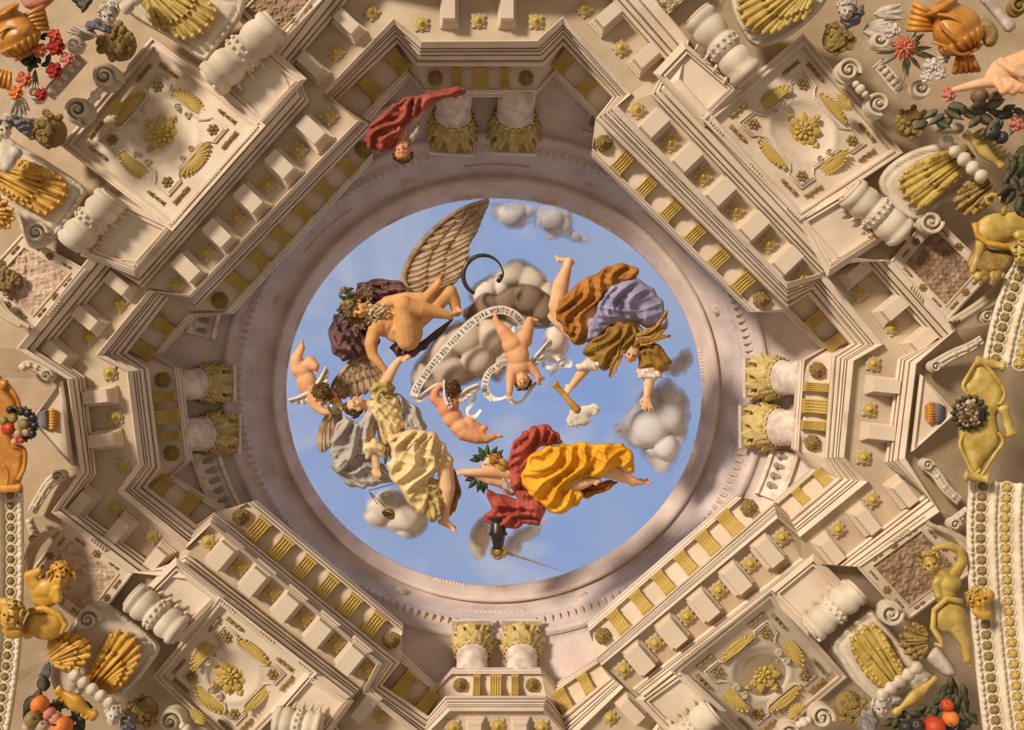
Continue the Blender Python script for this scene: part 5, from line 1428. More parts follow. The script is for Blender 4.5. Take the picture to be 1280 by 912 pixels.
arc = [(604 + 25 * math.cos(a), 344 + 25 * math.sin(a) * (1.0 if math.sin(a) > 0 else 1.0), 12) for a in [math.radians(q) for q in range(115, 361, 7)]]
mb = MB().tube([Vector(p) for p in arc], [1.2 + 1.8 * math.sin(PI * min(1, .15 + k / len(arc))) for k in range(len(arc))], 8); put_mb(mb, 'blade', STEEL, th, 10.35)
put_mb(lathe_px([(1.5, 0), (3, .1), (3, .9), (1.5, 1)], (628, 343, 12), (622, 353, 12), 12), 'socket', STEEL, th, 10.35)
th = thing('halo', 'glowing pale yellow head of light with a ring in the taupe cloud', 'halo', P(563, 468, 10.7))
HALO = mat('pale_gold_light', (238, 218, 160), (222, 196, 130), 5, bump=0)
b = Body(); b.mass((563, 468, 0), (10, 9, 8)).mass((563, 474, 1), (8, 7, 6)); b.build('head_of_light', HALO, th, 10.55, 1.3)
put_mb(MB().tube([Vector((562 + 17 * math.cos(a), 466 + 17 * math.sin(a), -4)) for a in [k * 2 * PI / 40 for k in range(40)]], .9, 7, True), 'ring', HALO, th, 10.55)
th = thing('scale_pan', 'brass scale pan hanging on thin dark cords under the yellow skirt', 'scale', P(487, 640, 10.3))
put_mb(lathe_px([(.2, 0), (4, .06), (7.5, .4), (9, .9), (8.4, 1.0), (7, .5), (.2, .3)], (489, 637, 4), (485, 644, 8), 24), 'pan', BRASS, th, 10.3)
for a, bb in (((497, 603, 16), (461, 613, 10)), ((461, 613, 10), (482, 634, 6)), ((461, 613, 10), (472, 630, 6)), ((461, 613, 10), (466, 622, 6)), ((510, 594, 20), (497, 603, 16))):
    put_mb(MB().tube([Vector(a), Vector(bb)], .55, 6), 'cord', STEEL, th, 10.3)
th = thing('sword', 'dark steel sword hilt with brass guard and a thin pale blade', 'sword', P(623, 670, 10.2))
put_mb(lathe_px([(4, 0), (10, .02), (11, .12), (9, .2), (7.5, .22), (9, .26), (10, .5), (12.5, .58), (9, .64), (6.5, .9), (8, .97), (3, 1)], (622, 642, 14), (623, 686, 10), 16), 'hilt', STEEL, th, 10.2)
for k in range(4):
    a0 = k * 1.57; put_mb(MB().tube([Vector((623 + (9 + 2 * math.sin(q * .9 + a0)) * math.cos(a0 + q * .55), 690 + 7 * math.sin(a0 + q * .55) + 2 * math.cos(q), 12 + 5 * math.cos(q * .5 + a0))) for q in range(12)], 1.2, 6), 'guard_bar', BRASS, th, 10.2)
put_mb(MB().ball((623, 690, 11), (7, 6.5, 6), 12, 9), 'guard_shell', BRASS, th, 10.2)
put_mb(MB().loft([[Vector((632, 688, 11)), Vector((632, 690, 12)), Vector((631, 692, 11)), Vector((632, 690, 10))], [Vector((704, 713.6, 2)), Vector((704, 714, 2.3)), Vector((704, 714.4, 2)), Vector((704, 714, 1.7))]]), 'blade', mat('pale_steel', (196, 186, 168), (166, 156, 140), 9, rough=.35, metal=.4, bump=0), th, 10.2, False)
# ================================================================== beaded arched borders
BEADW = mat('cream_bead_moulding', (236, 220, 196), (214, 194, 164), 6)
def border(edge, widths, label, d=8.95, inward=-1):
    """edge: px polyline of the border's inner edge; widths: bands to the outside"""
    pts = spline(edge, 12, False); cx, cy = pts[len(pts) // 2]
    th = thing('beaded_border', label, 'border', P(cx, cy, d + .1))
    A = np.array(pts); L = np.concatenate([[0], np.cumsum(np.linalg.norm(np.diff(A, axis=0), axis=1))])
    def at(s, off):
        x, y = np.interp(s, L, A[:, 0]), np.interp(s, L, A[:, 1]); x2, y2 = np.interp(s + 2, L, A[:, 0]), np.interp(s + 2, L, A[:, 1]); x1, y1 = np.interp(s - 2, L, A[:, 0]), np.interp(s - 2, L, A[:, 1])
        t = np.array([x2 - x1, y2 - y1]); t /= np.linalg.norm(t) + 1e-6; n = np.array([-t[1], t[0]]) * inward
        return x + n[0] * off, y + n[1] * off, t
    tot = sum(w for w, k in widths); S = np.linspace(0, L[-1], 60)
    rows = []
    for s in S:
        row = []
        for off, h in [(0, -14), (0, 0)] + [(tot, 0), (tot, -14)]:
            x, y, _ = at(s, off); row.append(P(x, y, d - h * SC(d)))
        rows.append(row)
    base = MB().loft(rows, False).build('base', BEADW, th)
    off = 0
    bead = {}
    for w, kind in widths:
        if kind == 'roll':
            MB().tube([P(*at(s, off + w / 2)[:2], d - 1.5 * SC(d)) for s in S], w * .42 * SC(d), 8).build('roll_moulding', BEADW, th, True)
            for i, s in enumerate(np.arange(3, L[-1], 16)):
                x, y, t = at(s, off + w / 2)
                if kind not in bead: bead[kind] = MB().ball((0, 0, 2), (5.0, w * .55, 3.4), 8, 6).ball((7.5, 0, 2), (1.6, w * .55, 3.4), 8, 6).mesh('bead', BEADW, True)
                inst2('bead', bead[kind], frame(x, y, d, t[0], t[1]), th)
        else:
            for i, s in enumerate(np.arange(6, L[-1], 13.5)):
                x, y, t = at(s, off + w / 2)
                if kind not in bead:
                    r = w * .36; m1 = MB().tube([(r * math.cos(q * PI / 9), r * math.sin(q * PI / 9), .8) for q in range(18)], 1.1, 6, True).mesh('ring_bead', BEADW, True)
                    m2 = MB().ball((0, 0, 1), (r * .6, r * .6, r * .5), 10, 7)
                    for q in range(6): m2.ball((r * .62 * math.cos(q * PI / 3), r * .62 * math.sin(q * PI / 3), .8), r * .26, 6, 5)
                    bead[kind] = (m1, m2.mesh('rosette_bead', GOLD if kind == 'gold' else GOLDD, True))
                inst2('ring_bead', bead[kind][0], frame(x, y, d, t[0], t[1]), th); inst2('rosette_bead', bead[kind][1], frame(x, y, d, t[0], t[1]), th)
        off += w
    return th
border([(1330, 190), (1296, 254), (1268, 318), (1258, 340), (1240, 395), (1228, 450)], [(6, 'roll'), (20, 'ring'), (8, 'roll'), (24, 'gold'), (10, 'roll')], 'beaded gilded border running up past the coiled-tail creature', inward=-1)
border([(1211, 600), (1208, 650), (1209, 700), (1213, 770), (1220, 840), (1230, 920), (1248, 1000)], [(7, 'roll'), (21, 'ring'), (9, 'roll'), (22, 'gold'), (9, 'roll'), (22, 'gold')], 'beaded gilded border running down past the arm-raising satyr', inward=-1)
border([(29, 612), (30, 660), (30, 720), (28, 790), (22, 850), (11, 920), (-8, 1000)], [(7, 'roll'), (17, 'ring'), (12, 'roll')], 'beaded gilded border beside the horned satyr bust', inward=1)

# ================================================================== gilded cartouches with fruit clusters
def solid(name, outline, h, w, m, th, d, h0=0, g=1.6, fn=None, hback=.8, sm=5):
    V, F = relief(outline, g, w, h, hback, fn, sm); return obj(name, put(V, d - h0 * SC(d)), F, m, th, True)
FR = {'red': mat('red_fruit', (206, 84, 48), (168, 52, 30), 7, rough=.4), 'orange': mat('orange_fruit', (232, 140, 66), (206, 104, 40), 7, rough=.45), 'green': mat('green_fruit', (160, 140, 84), (120, 104, 58), 7, rough=.5), 'dark': mat('dark_plum', (70, 60, 60), (44, 38, 38), 7, rough=.35),
      'pale': mat('pale_grape', (206, 178, 148), (170, 138, 110), 7, rough=.45), 'brown': mat('brown_grape', (140, 110, 84), (104, 78, 58), 7, rough=.4), 'pink': mat('pink_petal', (216, 150, 126), (190, 112, 92), 7), 'coral': mat('coral_petal', (222, 136, 104), (190, 96, 66), 9), 'white': mat('white_petal', (226, 214, 204), (196, 180, 168), 9), 'crimson': mat('crimson_petal', (176, 48, 34), (130, 26, 20), 9)}
LEAFD = mat('dark_leaf', (92, 88, 60), (60, 58, 40), 9, rough=.55)
LEAFG = mat('grey_green_leaf', (168, 164, 136), (128, 126, 102), 9, rough=.55)
SLATE = mat('slate_blue_ribbon', (126, 120, 124), (92, 88, 94), 6, rough=.6)
CARV = mat('pale_carved_shell', (212, 198, 180), (176, 160, 144), 9)
def fruit(x, y, r, kind, label, d=8.8, name='fruit', group='fruit in the festoons', squash=1.0, h=0):
    mb = MB().lathe([(.02, -r), (r * .5, -r * .88), (r * .9, -r * .45), (r, 0), (r * .9, r * .5), (r * .55, r * .86), (r * .2, r * .92), (.02, r * .80)], 18)
    M = frame(x, y, d - h * SC(d), math.cos(x), math.sin(x)) @ Matrix.Rotation(.7, 4, 'X') @ Matrix.Diagonal((1, squash, 1, 1))
    o = bpy.data.objects.new(name, mb.mesh(name, FR[kind], True)); COL.objects.link(o); o.matrix_basis = M
    st = bpy.data.objects.new('stem', MB().tube([(0, 0, r * .75), (r * .1, 0, r * 1.05), (r * .25, 0, r * 1.2)], r * .09, 6).mesh('stem', LEAFD)); COL.objects.link(st); st.parent = o
    return tag(o, label, 'fruit', group)
def leaves(name, lst, m, label, d, cat='leaves', group=None, thick=1.0):
    """a spray: each leaf its own part"""
    cx, cy = np.mean([l[0] for l in lst]), np.mean([l[1] for l in lst])
    th = thing(name, label, cat, P(cx, cy, d), group)
    for (x, y, a, L, W, h) in lst:
        V, F = leaf_px(x, y, a, L, W, h); obj('leaf', put(V, d), F, m, th, True)
    return th
def rose(x, y, r, kind, label, d, h=6, group='flowers by the vases'):
    th = thing('rose', label, 'flower', P(x, y, d), group); rnd = random.Random(int(x * 3 + y)); k0 = d - h * SC(d)
    for ring, (rr, n, s) in enumerate(((.62, 6, .46), (.38, 5, .40), (.12, 3, .34))):
        for k in range(n):
            a = 2 * PI * k / n + ring * .5
            mb = MB().ball((0, 0, 0), (r * s, r * s * .8, r * s * .35), 9, 6, Matrix.Rotation(a, 4, 'Z') @ Matrix.Rotation(-.7 + .2 * ring, 4, 'Y'))
            obj('petal', put([Vector((x + r * rr * math.cos(a) + q.x, y + r * rr * math.sin(a) + q.y, ring * r * .22 + q.z)) for q in mb.v], k0), mb.f, FR[kind], th, True)
    return th
# right cartouche
D9 = 8.85
th = thing('cartouche', 'ochre gilded scrolled cartouche behind the pale grape cluster', 'cartouche', P(1225, 515, D9 + .1), 'gilded cartouches')
solid('shield', [(1222, 452), (1240, 462), (1254, 480), (1256, 500), (1246, 520), (1250, 545), (1246, 560), (1232, 578), (1224, 592), (1214, 590), (1206, 568), (1198, 545), (1200, 520), (1208, 500), (1204, 482), (1214, 470)], 12, 12, GOLD, th, D9, 0)
for p in ([(1222, 450), (1212, 466), (1204, 482), (1212, 494), (1222, 490)], [(1230, 454), (1244, 470), (1256, 490), (1250, 504), (1240, 500)], [(1206, 540), (1200, 555), (1208, 575), (1218, 592), (1226, 586)], [(1248, 540), (1254, 552), (1242, 570), (1230, 590), (1222, 600)]):
    put_mb(MB().tube([Vector((x, y, 10)) for x, y in [q[:2] for q in spline([np.array(a) for a in p], 6, False)]], 2.6, 8), 'scroll_edge', GOLD, th, D9)
for (x0, y0, x1, y1, r) in ((1220, 451, 1256, 458, 7), (1206, 595, 1236, 598, 7), (1254, 508, 1264, 545, 8)):
    put_mb(lathe_px([(r * .4, -.05), (r, 0), (r, .12), (r * .7, .2), (r * .85, .5), (r * .7, .85), (r, .9), (r, 1), (r * .4, 1.04)], (x0, y0, 8), (x1, y1, 8), 16), 'roll', GOLD, th, D9)
rnd = random.Random(12)
th = thing('grape_cluster', 'round cluster of pale and brown grapes on the ochre gilded cartouche', 'fruit cluster', P(1212, 515, D9 - .2))
for k in range(58):
    a = rnd.uniform(0, 6.3); r = 17 * math.sqrt(rnd.random()); x, y = 1212 + r * math.cos(a) * 1.05, 516 + r * math.sin(a); z = 16 + 10 * math.sqrt(max(0, 1 - (r / 19) ** 2))
    big = (y < 507 and x < 1220 and k % 3 == 0)
    mb = MB().ball((x, y, z), 4.6 if big else rnd.uniform(2.2, 3.0), 9, 6)
    put_mb(mb, 'grape', FR['pale'] if big else FR[['brown', 'brown', 'pale', 'dark'][k % 4] if x < 1224 else 'dark'], th, D9)
for k in range(16):
    a = k * 22.5; V, F = leaf_px(1212 + 15 * math.cos(math.radians(a)), 516 + 14 * math.sin(math.radians(a)), a, 10, 4, 14); obj('leaf', put(V, D9), F, LEAFD, th, True)
def tassel(x, y, dx, label, d):
    th = thing('tassel', label, 'tassel', P(x, y, d), 'blue and gold tassels')
    for k in range(7):
        yy = (k - 3) * 3.6
        put_mb(MB().tube([Vector((x, y + yy * .5, 10)), Vector((x + dx * 8, y + yy * .9, 13)), Vector((x + dx * 14, y + yy, 9))], [2.4, 3.0, 2.0], 7), 'blue_tuft', SLATE, th, d)
        put_mb(MB().tube([Vector((x + dx * 12, y + yy, 10)), Vector((x + dx * 18, y + yy * 1.05, 12)), Vector((x + dx * 25, y + yy * .7, 7))], [2.2, 3.0, 1.2], 7), 'gold_tuft', AMBER, th, d)
tassel(1181, 516, -1, 'blue and gold tassel hanging from the pale grape cluster', 9.47)
tassel(48, 524, 1, 'blue and gold tassel hanging from the dark fruit cluster', 9.47)
# left cartouche
th = thing('cartouche', 'amber gold scrolled cartouche behind the dark fruit cluster', 'cartouche', P(10, 540, D9 + .1), 'gilded cartouches')
solid('shield', [(-12, 470), (6, 476), (14, 492), (24, 506), (18, 530), (20, 556), (32, 566), (30, 590), (22, 610), (4, 616), (-12, 612)], 12, 12, AMBER, th, D9, 0)
for p in ([(4, 476), (12, 484), (22, 500), (24, 514)], [(14, 556), (30, 562), (30, 584), (22, 600)], [(4, 580), (10, 592), (8, 606)]):
    put_mb(MB().tube([Vector((x, y, 10)) for x, y in spline([np.array(a) for a in p], 6, False)], 3, 8), 'scroll_edge', AMBER, th, D9)
put_mb(lathe_px([(3, -.05), (6, 0), (6.5, .15), (5, .25), (5, 1)], (27, 610, 10), (-10, 611, 10), 14), 'roll', AMBER, th, D9)
put_mb(lathe_px([(3, -.05), (7, 0), (7, .3), (5, .4), (5, 1)], (8, 482, 10), (-10, 474, 10), 14), 'roll', AMBER, th, D9)
th = thing('fruit_cluster', 'dark cluster of plums, apples and leaves on the amber cartouche', 'fruit cluster', P(22, 530, D9 - .2))
for (x, y, r, k) in ((10, 536, 9, 'red'), (16, 522, 7, 'green'), (30, 530, 8, 'green'), (22, 542, 7, 'pale'), (32, 540, 6, 'pale'), (4, 526, 6, 'green'), (18, 552, 5, 'pink'), (26, 550, 5, 'red'), (40, 522, 6, 'dark'), (42, 532, 6, 'dark'), (40, 542, 6, 'dark'), (34, 516, 6, 'dark'), (26, 514, 6, 'dark'), (12, 512, 5, 'dark')):
    put_mb(MB().ball((x, y, 18), (r, r * .95, r), 14, 10), 'fruit', FR[k], th, D9)
for k in range(14):
    a = -120 + k * 17; V, F = leaf_px(24 + 14 * math.cos(math.radians(a)), 530 + 14 * math.sin(math.radians(a)), a, 11, 4.4, 12); obj('leaf', put(V, D9), F, LEAFD, th, True)

# white carved leg scrolls next to the cartouches
def leg_scroll(path, r0, r1, label, d=9.4):
    pts = spline([np.array(p, float) for p in path], 6, False); th = thing('carved_scroll', label, 'scroll', P(pts[0][0], pts[0][1], d + .1), 'white carved scroll legs')
    N_ = len(pts); nn = []
    for i in range(N_):
        t = np.array(pts[min(N_ - 1, i + 1)]) - np.array(pts[max(0, i - 1)]); t = t / (np.linalg.norm(t) + 1e-6); nn.append((-t[1], t[0]))
    rr = [r0 + (r1 - r0) * i / N_ for i in range(N_)]
    put_mb(MB().tube([Vector((p[0], p[1], 2)) for p in pts], rr, 12), 'leg', WHITE, th, d)
    for o_ in (-.62, 0, .62):
        put_mb(MB().tube([Vector((p[0] + nn[i][0] * rr[i] * o_, p[1] + nn[i][1] * rr[i] * o_, 2 + rr[i] * (.95 if o_ == 0 else .72))) for i, p in enumerate(pts)], [r_ * .27 for r_ in rr], 8), 'ridge', WHITE, th, d)
    for f_ in (.4, .62, .84):
        p = pts[int(f_ * (N_ - 1))]; put_mb(MB().ball((p[0], p[1], 8), r0 * .5, 10, 7), 'leaf_knob', WHITE, th, d)
    inst2('volute', volute_mesh('volute', WHITE, r0 * 1.25, r0 * .34, 1.6, 1, 9), frame(pts[0][0], pts[0][1], d - 6 * SC(d)), th)
leg_scroll([(62, 469), (48, 460), (34, 456), (26, 462)], 8, 5, 'white carved scroll above the amber cartouche')
leg_scroll([(76, 594), (62, 604), (50, 622), (40, 640)], 8, 6, 'white carved scroll below the amber cartouche')
leg_scroll([(1166, 458), (1190, 444), (1212, 434), (1228, 424)], 8, 6, 'white carved scroll above the ochre gilded cartouche')
leg_scroll([(1156, 580), (1170, 592), (1184, 612), (1200, 626)], 8, 7, 'white carved scroll below the ochre gilded cartouche')
leg_scroll([(1230, 396), (1244, 388), (1252, 380)], 8, 5, 'short white carved scroll under the coiled-tail creature')
leg_scroll([(1190, 654), (1202, 644), (1210, 636)], 8, 5, 'short white carved scroll above the arm-raising satyr')
leg_scroll([(46, 672), (40, 660), (36, 648)], 7, 5, 'short white carved scroll above the horned satyr bust')

# ================================================================== golden satyr statues and creature
def statue(label, d, loc): return thing('statue', label, 'statue', P(loc[0], loc[1], d + .1), 'gilded statues on the border')
D10 = 8.95
th = statue('golden satyr statue raising one arm behind its head', D10, (1185, 740))
b = Body(); b.head((1164, 704, 14), 12, (-.35, -.9, .2), (.1, .3, 1))
b.limb([(1172, 716, 10, 8), (1182, 720, 8, 9)]).mass((1186, 728, 6), (16, 16, 12), 30).mass((1182, 744, 5), (14, 13, 11), 0)
b.limb([(1194, 716, 8, 8), (1203, 702, 10, 7), (1200, 688, 12, 6)]).limb([(1200, 688, 12, 6), (1188, 682, 13, 5.5), (1176, 683, 14, 4.5)]).hand((1176, 683, 14), (-1, .2, .1), (0, .5, -1), 13, .4)
b.limb([(1178, 718, 10, 7), (1170, 730, 12, 6), (1174, 744, 13, 5)])
b.mass((1188, 772, 6), (22, 20, 14), 0).limb([(1196, 784, 6, 12), (1206, 800, 6, 8), (1210, 824, 5, 6)]).foot((1210, 826, 5), (.1, 1, .2), (-1, 0, .4), 14)
b.build('body', GOLD, th, D10)
curls('hair', th, D10, (1164, 704, 14), 12, (-.35, -.9, .2), (.1, .3, 1), GOLD, 56, 41, .05, .34)
for s in (-1, 1): put_mb(MB().tube([Vector((1158 + s * 6, 696, 20)), Vector((1152 + s * 10, 690, 22)), Vector((1146 + s * 12, 694, 22))], [2.4, 1.8, .6], 7), 'horn', GOLDD, th, D10)
put_mb(MB().tube([Vector(p + (16,)) for p in ((1204, 752), (1184, 748), (1168, 762), (1166, 784), (1176, 800), (1178, 808), (1168, 804))], [4, 4, 4, 4, 4, 3.4, 2], 9), 'tail', GOLD, th, D10)
th = thing('mask_boss', 'gilded grotesque mask on the border behind the arm-raising satyr', 'mask', P(1224, 752, 8.9)); b = Body()
b.head((1224, 750, 8), 13, (-.3, -1, .1), (.5, .1, 1)); b.mass((1236, 744, 8), (8, 8, 7)).mass((1228, 766, 8), (14, 8, 7), 20); b.build('face', GOLDB, th, 8.8)
curls('hair', th, 8.8, (1224, 750, 8), 13, (-.3, -1, .1), (.5, .1, 1), GOLD, 40, 43, .0, .36)
th = statue('golden horned satyr bust seen beside the beaded border', D10, (65, 740))
b = Body(); b.head((76, 720, 12), 13, (.1, -1, .15), (-.1, .5, 1))
b.limb([(66, 728, 10, 8), (58, 732, 8, 9)]).mass((54, 738, 6), (17, 16, 12), 0).mass((56, 750, 6), (16, 10, 11), 0).limb([(44, 730, 8, 9), (36, 720, 10, 7), (48, 714, 12, 6)]).limb([(66, 744, 10, 8), (72, 748, 12, 7), (70, 736, 14, 6)])
b.mass((58, 782, 5), (24, 18, 13), 0).limb([(44, 776, 6, 12), (34, 790, 8, 9)])
b.build('body', AMBER if False else GOLDB, th, D10)
curls('hair', th, D10, (76, 720, 12), 13, (.1, -1, .15), (-.1, .5, 1), GOLDB, 60, 47, -.05, .34)
for s in (-1, 1): put_mb(MB().tube([Vector((76 + s * 9, 712, 18)), Vector((76 + s * 17, 716, 20)), Vector((76 + s * 18, 726, 20))], [2.6, 2, .7], 7), 'horn', GOLDB, th, D10)
put_mb(MB().tube([Vector(p + (14,)) for p in ((36, 764), (54, 760), (74, 768), (82, 780), (76, 792))], [4, 4.5, 4.5, 4, 2.5], 9), 'tail', GOLDB, th, D10)
th = thing('mask_boss', 'gilded grotesque mask on the border beside the horned satyr bust', 'mask', P(14, 770, 8.9)); b = Body()
b.head((14, 770, 8), 15, (.2, -1, .1), (-.4, .1, 1)); b.mass((6, 756, 6), (12, 10, 8)).mass((16, 790, 6), (14, 8, 7), 10); b.build('face', GOLDB, th, 8.8)
curls('hair', th, 8.8, (14, 770, 8), 15, (.2, -1, .1), (-.4, .1, 1), GOLD, 44, 49, -.1, .36)
th = statue('golden winged creature with coiled tail crouching on a basket', D10, (1245, 300))
b = Body(); b.mass((1246, 286, 8), (28, 20, 15), -8).mass((1270, 278, 8), (22, 15, 13), 10).limb([(1276, 294, 10, 10), (1290, 306, 10, 8)]).limb([(1228, 300, 8, 9), (1222, 322, 8, 5), (1216, 338, 8, 5)])
b.build('body', GOLD, th, D10)
put_mb(MB().tube([Vector(p + (14,)) for p in ((1254, 268), (1256, 256), (1250, 246), (1240, 243), (1232, 247), (1234, 254), (1240, 254))], [4, 4, 3.6, 3.2, 2.8, 2.4, 1.6], 9), 'coiled_tail', GOLD, th, D10)
put_mb(MB().tube([Vector(p + (16,)) for p in ((1218, 278), (1222, 294), (1236, 304), (1256, 308), (1284, 306))], 4.2, 9), 'haunch_fold', GOLDB, th, D10)
solid('basket', [(1222, 306), (1242, 312), (1262, 312), (1268, 324), (1258, 338), (1240, 342), (1222, 340), (1208, 334), (1212, 320)], 9, 9, GOLDD, th, D10, 2)
for k in range(14):
    mb = MB().ball((1236 + rnd.uniform(-24, 20), 345 + rnd.uniform(-6, 8), 12), rnd.uniform(4, 7), 8, 6); put_mb(mb, 'leaf_tuft', GOLD if k % 2 else GOLDD, th, D10)
th = thing('mask_boss', 'gilded curled mask at the frame edge beside the coiled-tail creature', 'mask', P(1276, 318, 8.85)); b = Body()
b.head((1278, 318, 8), 13, (-.2, -1, .1), (-.4, .1, 1)); b.build('face', GOLD, th, 8.8)
curls('hair', th, 8.8, (1278, 318, 8), 13, (-.2, -1, .1), (-.4, .1, 1), GOLD, 44, 53, -.1, .36)

# small gilded leaf rosettes against the console scrolls
for (ol, base, tip, lab, m) in (([(1124, 800), (1134, 782), (1150, 782), (1162, 795), (1158, 815), (1146, 824), (1132, 816)], (1160, 800), (1130, 800), 'small gilded leaf between the satyr\'s tail and the acanthus console', GOLDD),
        ([(1192, 258), (1200, 238), (1216, 228), (1236, 228), (1240, 244), (1228, 260), (1208, 270)], (1240, 230), (1196, 262), 'small dark gilded leaf above the coiled tail', GOLDD),
        ([(58, 812), (72, 794), (90, 790), (108, 798), (115, 814), (104, 830), (92, 838), (74, 824)], (64, 824), (112, 800), 'gilded leaf with a rolled end beside the satyr\'s lower body', GOLDB),
        ([(-8, 248), (8, 252), (17, 266), (14, 282), (-2, 284), (-10, 276)], (-10, 266), (16, 268), 'gilded leaf at the frame edge below the acanthus console', GOLDB)):
    o = acanthus_leaf('acanthus_leaf', ol, base, tip, m, None, 9.05); tag(o, lab, 'leaf ornament', 'small gilded leaves')
# bead balusters and gilded bell balusters
def bead_rail(a, b, r, n, label, d=9.0):
    prof = []
    for k in range(n):
        t0 = k / n
        for q in range(7): prof.append((r * (.55 + .45 * math.sin(PI * q / 6)), t0 + q / 6.01 / n))
    mb = lathe_px([(.3, 0)] + prof + [(.3, 1)], a, b, 16); o = put_mb(mb, 'bead_baluster', WHITE, None, d); tag(o, label, 'baluster', 'white beaded balusters')
bead_rail((1098, 872, 10), (1152, 830, 10), 9, 5, 'white beaded baluster under the gilded leaf below the satyr')
bead_rail((1178, 172, 10), (1232, 226, 10), 10, 5, 'white beaded baluster beside the ribbed gilded shell')
bead_rail((88, 840, 10), (142, 882, 10), 9, 5, 'white beaded baluster above the gilded rolled shell')
def bell(a, b, r, label, m=GOLD, d=9.0, ribs=None):
    th = thing('bell_baluster', label, 'baluster', P(a[0], a[1], d + .05), 'gilded bell balusters')
    put_mb(lathe_px([(r * .2, -.02), (r * .62, 0), (r * .7, .08), (r * .4, .16), (r * .55, .25), (r, .45), (r * .95, .6), (r * .5, .8), (r * .42, .88), (r * .6, .93), (r * .55, .99), (r * .2, 1.0)], a, b, 20), 'bell', m, th, d)
    if ribs:
        cx, cy = ribs
        for k in range(8):
            t = .15 + k * .1; x, y = a[0] + (b[0] - a[0]) * t, a[1] + (b[1] - a[1]) * t
            put_mb(MB().tube([Vector((x, y, 8)), Vector((x + cx * .6, y + cy * .6, 7)), Vector((x + cx, y + cy, 3))], [3.2, 3.0, 1.6], 8), 'rib', m, th, d)
bell((1118, 892, 10), (1172, 846, 10), 9, 'gilded bell baluster above the dark fruit festoon')
bell((1206, 166, 10), (1254, 210, 10), 9, 'gilded shell-ribbed baluster beside the laurel garland', GOLD, 9.0, (16, -12))
bell((120, 896, 10), (70, 860, 10), 11, 'gilded rolled shell beside the orange fruit', GOLDB, 9.0, (-8, 10))

# curved arch mouldings beside the small relief panels
for path, lab in (([(38, 716), (44, 692), (56, 674), (74, 660)], 'dark curved arch moulding above the horned satyr bust'), ([(1184, 402), (1204, 390), (1232, 370), (1256, 346)], 'curved arch moulding under the coiled-tail creature'),
                  ([(1158, 654), (1176, 662), (1194, 672), (1206, 688)], 'curved arch moulding above the arm-raising satyr'), ([(0, 372), (10, 388), (24, 400), (42, 410)], 'curved arch moulding below the golden curled boss')):
    pts = spline([np.array(p, float) for p in path], 8, False); cx, cy = pts[len(pts) // 2]
    th = thing('curved_archivolt', lab, 'archivolt', P(cx, cy, 9.4), 'curved arch mouldings')
    vx, vy = cx - 617, cy - 489; l = math.hypot(vx, vy); vx, vy = vx / l, vy / l
    for o_, r_ in ((0, 2.2), (5, 3.2), (11, 2.4), (16, 3.6)):
        put_mb(MB().tube([Vector((p[0] + vx * o_, p[1] + vy * o_, 2)) for p in pts], r_, 8), 'roll', STONE2, th, 9.3)
# ================================================================== corner festoons
def egg_plate(q, label, d=9.1):
    Q = quadmap(q, [d] * 4); th = thing('egg_moulding', label, 'moulding', P(*Q(0, 0, -8)), 'egg mouldings in the corners')
    mb = MB().loft(frame_rows(Q, [(1.0, -14), (1.0, 4), (.94, 5), (.88, 3)])); n = len(mb.v); mb.f.append((n - 4, n - 3, n - 2, n - 1)); mb.build('plate', WHITE, th)
    for k in range(5):
        x, y, dd = Q(.0, -.72 + .36 * k, 4); inst2('egg', EGG, frame(x, y, dd, q[1][0] - q[0][0], q[1][1] - q[0][1]), th)
EGG = MB().ball((0, 0, 1), (5.5, 4.0, 3.4), 10, 7).mesh('egg', WHITE, True)
def ring_volute(x, y, R, label, d=9.0, dr=1):
    o = bpy.data.objects.new('ring_volute', volute_mesh('ring_volute', WHITE, R, R * .34, 1.3, dr, 8)); COL.objects.link(o); o.matrix_basis = frame(x, y, d); tag(o, label, 'scroll', 'ring volutes in the corners')
def vase(parts, label, d):
    cx, cy = parts['c']; th = thing('vase', label, 'vase', P(cx, cy, d + .15), 'amber gilded vases')
    a, b = parts['axis']; r = parts['r']
    put_mb(lathe_px([(r * .3, 0), (r * .62, .02), (r * .5, .08), (r * .9, .24), (r * 1.02, .36), (r * .98, .40), (r * 1.04, .44), (r * 1.0, .56), (r * .8, .74), (r * .58, .86), (r * .72, .92), (r * .8, .97), (r * .7, 1.0), (r * .5, .94), (.3, .9)], a, b, 36), 'body', AMBER, th, d)
    A, B = Vector(a), Vector(b); ax = (B - A).normalized(); side = ax.orthogonal().normalized(); s2 = ax.cross(side)
    for k in range(18):
        an = k * 2 * PI / 18; u_ = side * math.cos(an) + s2 * math.sin(an)
        put_mb(MB().tube([A + (B - A) * t_ + u_ * r * q_ for t_, q_ in ((.10, .52), (.20, .80), (.30, .96), (.36, 1.0))], [r * .07, r * .12, r * .13, r * .08], 7), 'gadroon', AMBER, th, d)
    for (base, tip, n, w) in parts['lips']:
        bx, by = base; tx, ty = tip; L = math.hypot(tx - bx, ty - by); nx, ny = -(ty - by) / L, (tx - bx) / L
        for k in range(n):
            o = (k - (n - 1) / 2) * w
            put_mb(MB().tube([Vector((bx + nx * o * .7, by + ny * o * .7, 14)), Vector(((bx + tx) / 2 + nx * o, (by + ty) / 2 + ny * o, 16)), Vector((tx + nx * o * 1.25, ty + ny * o * 1.25, 10))], [w * .5, w * .58, w * .66], 8), 'flute', AMBER, th, d)
    for (p, rr) in parts['bands']:
        put_mb(MB().tube([Vector((x, y, h)) for x, y, h in spline([np.array(q, float) for q in p], 6, False)], rr, 8), 'relief_band', AMBER, th, d)
    return th
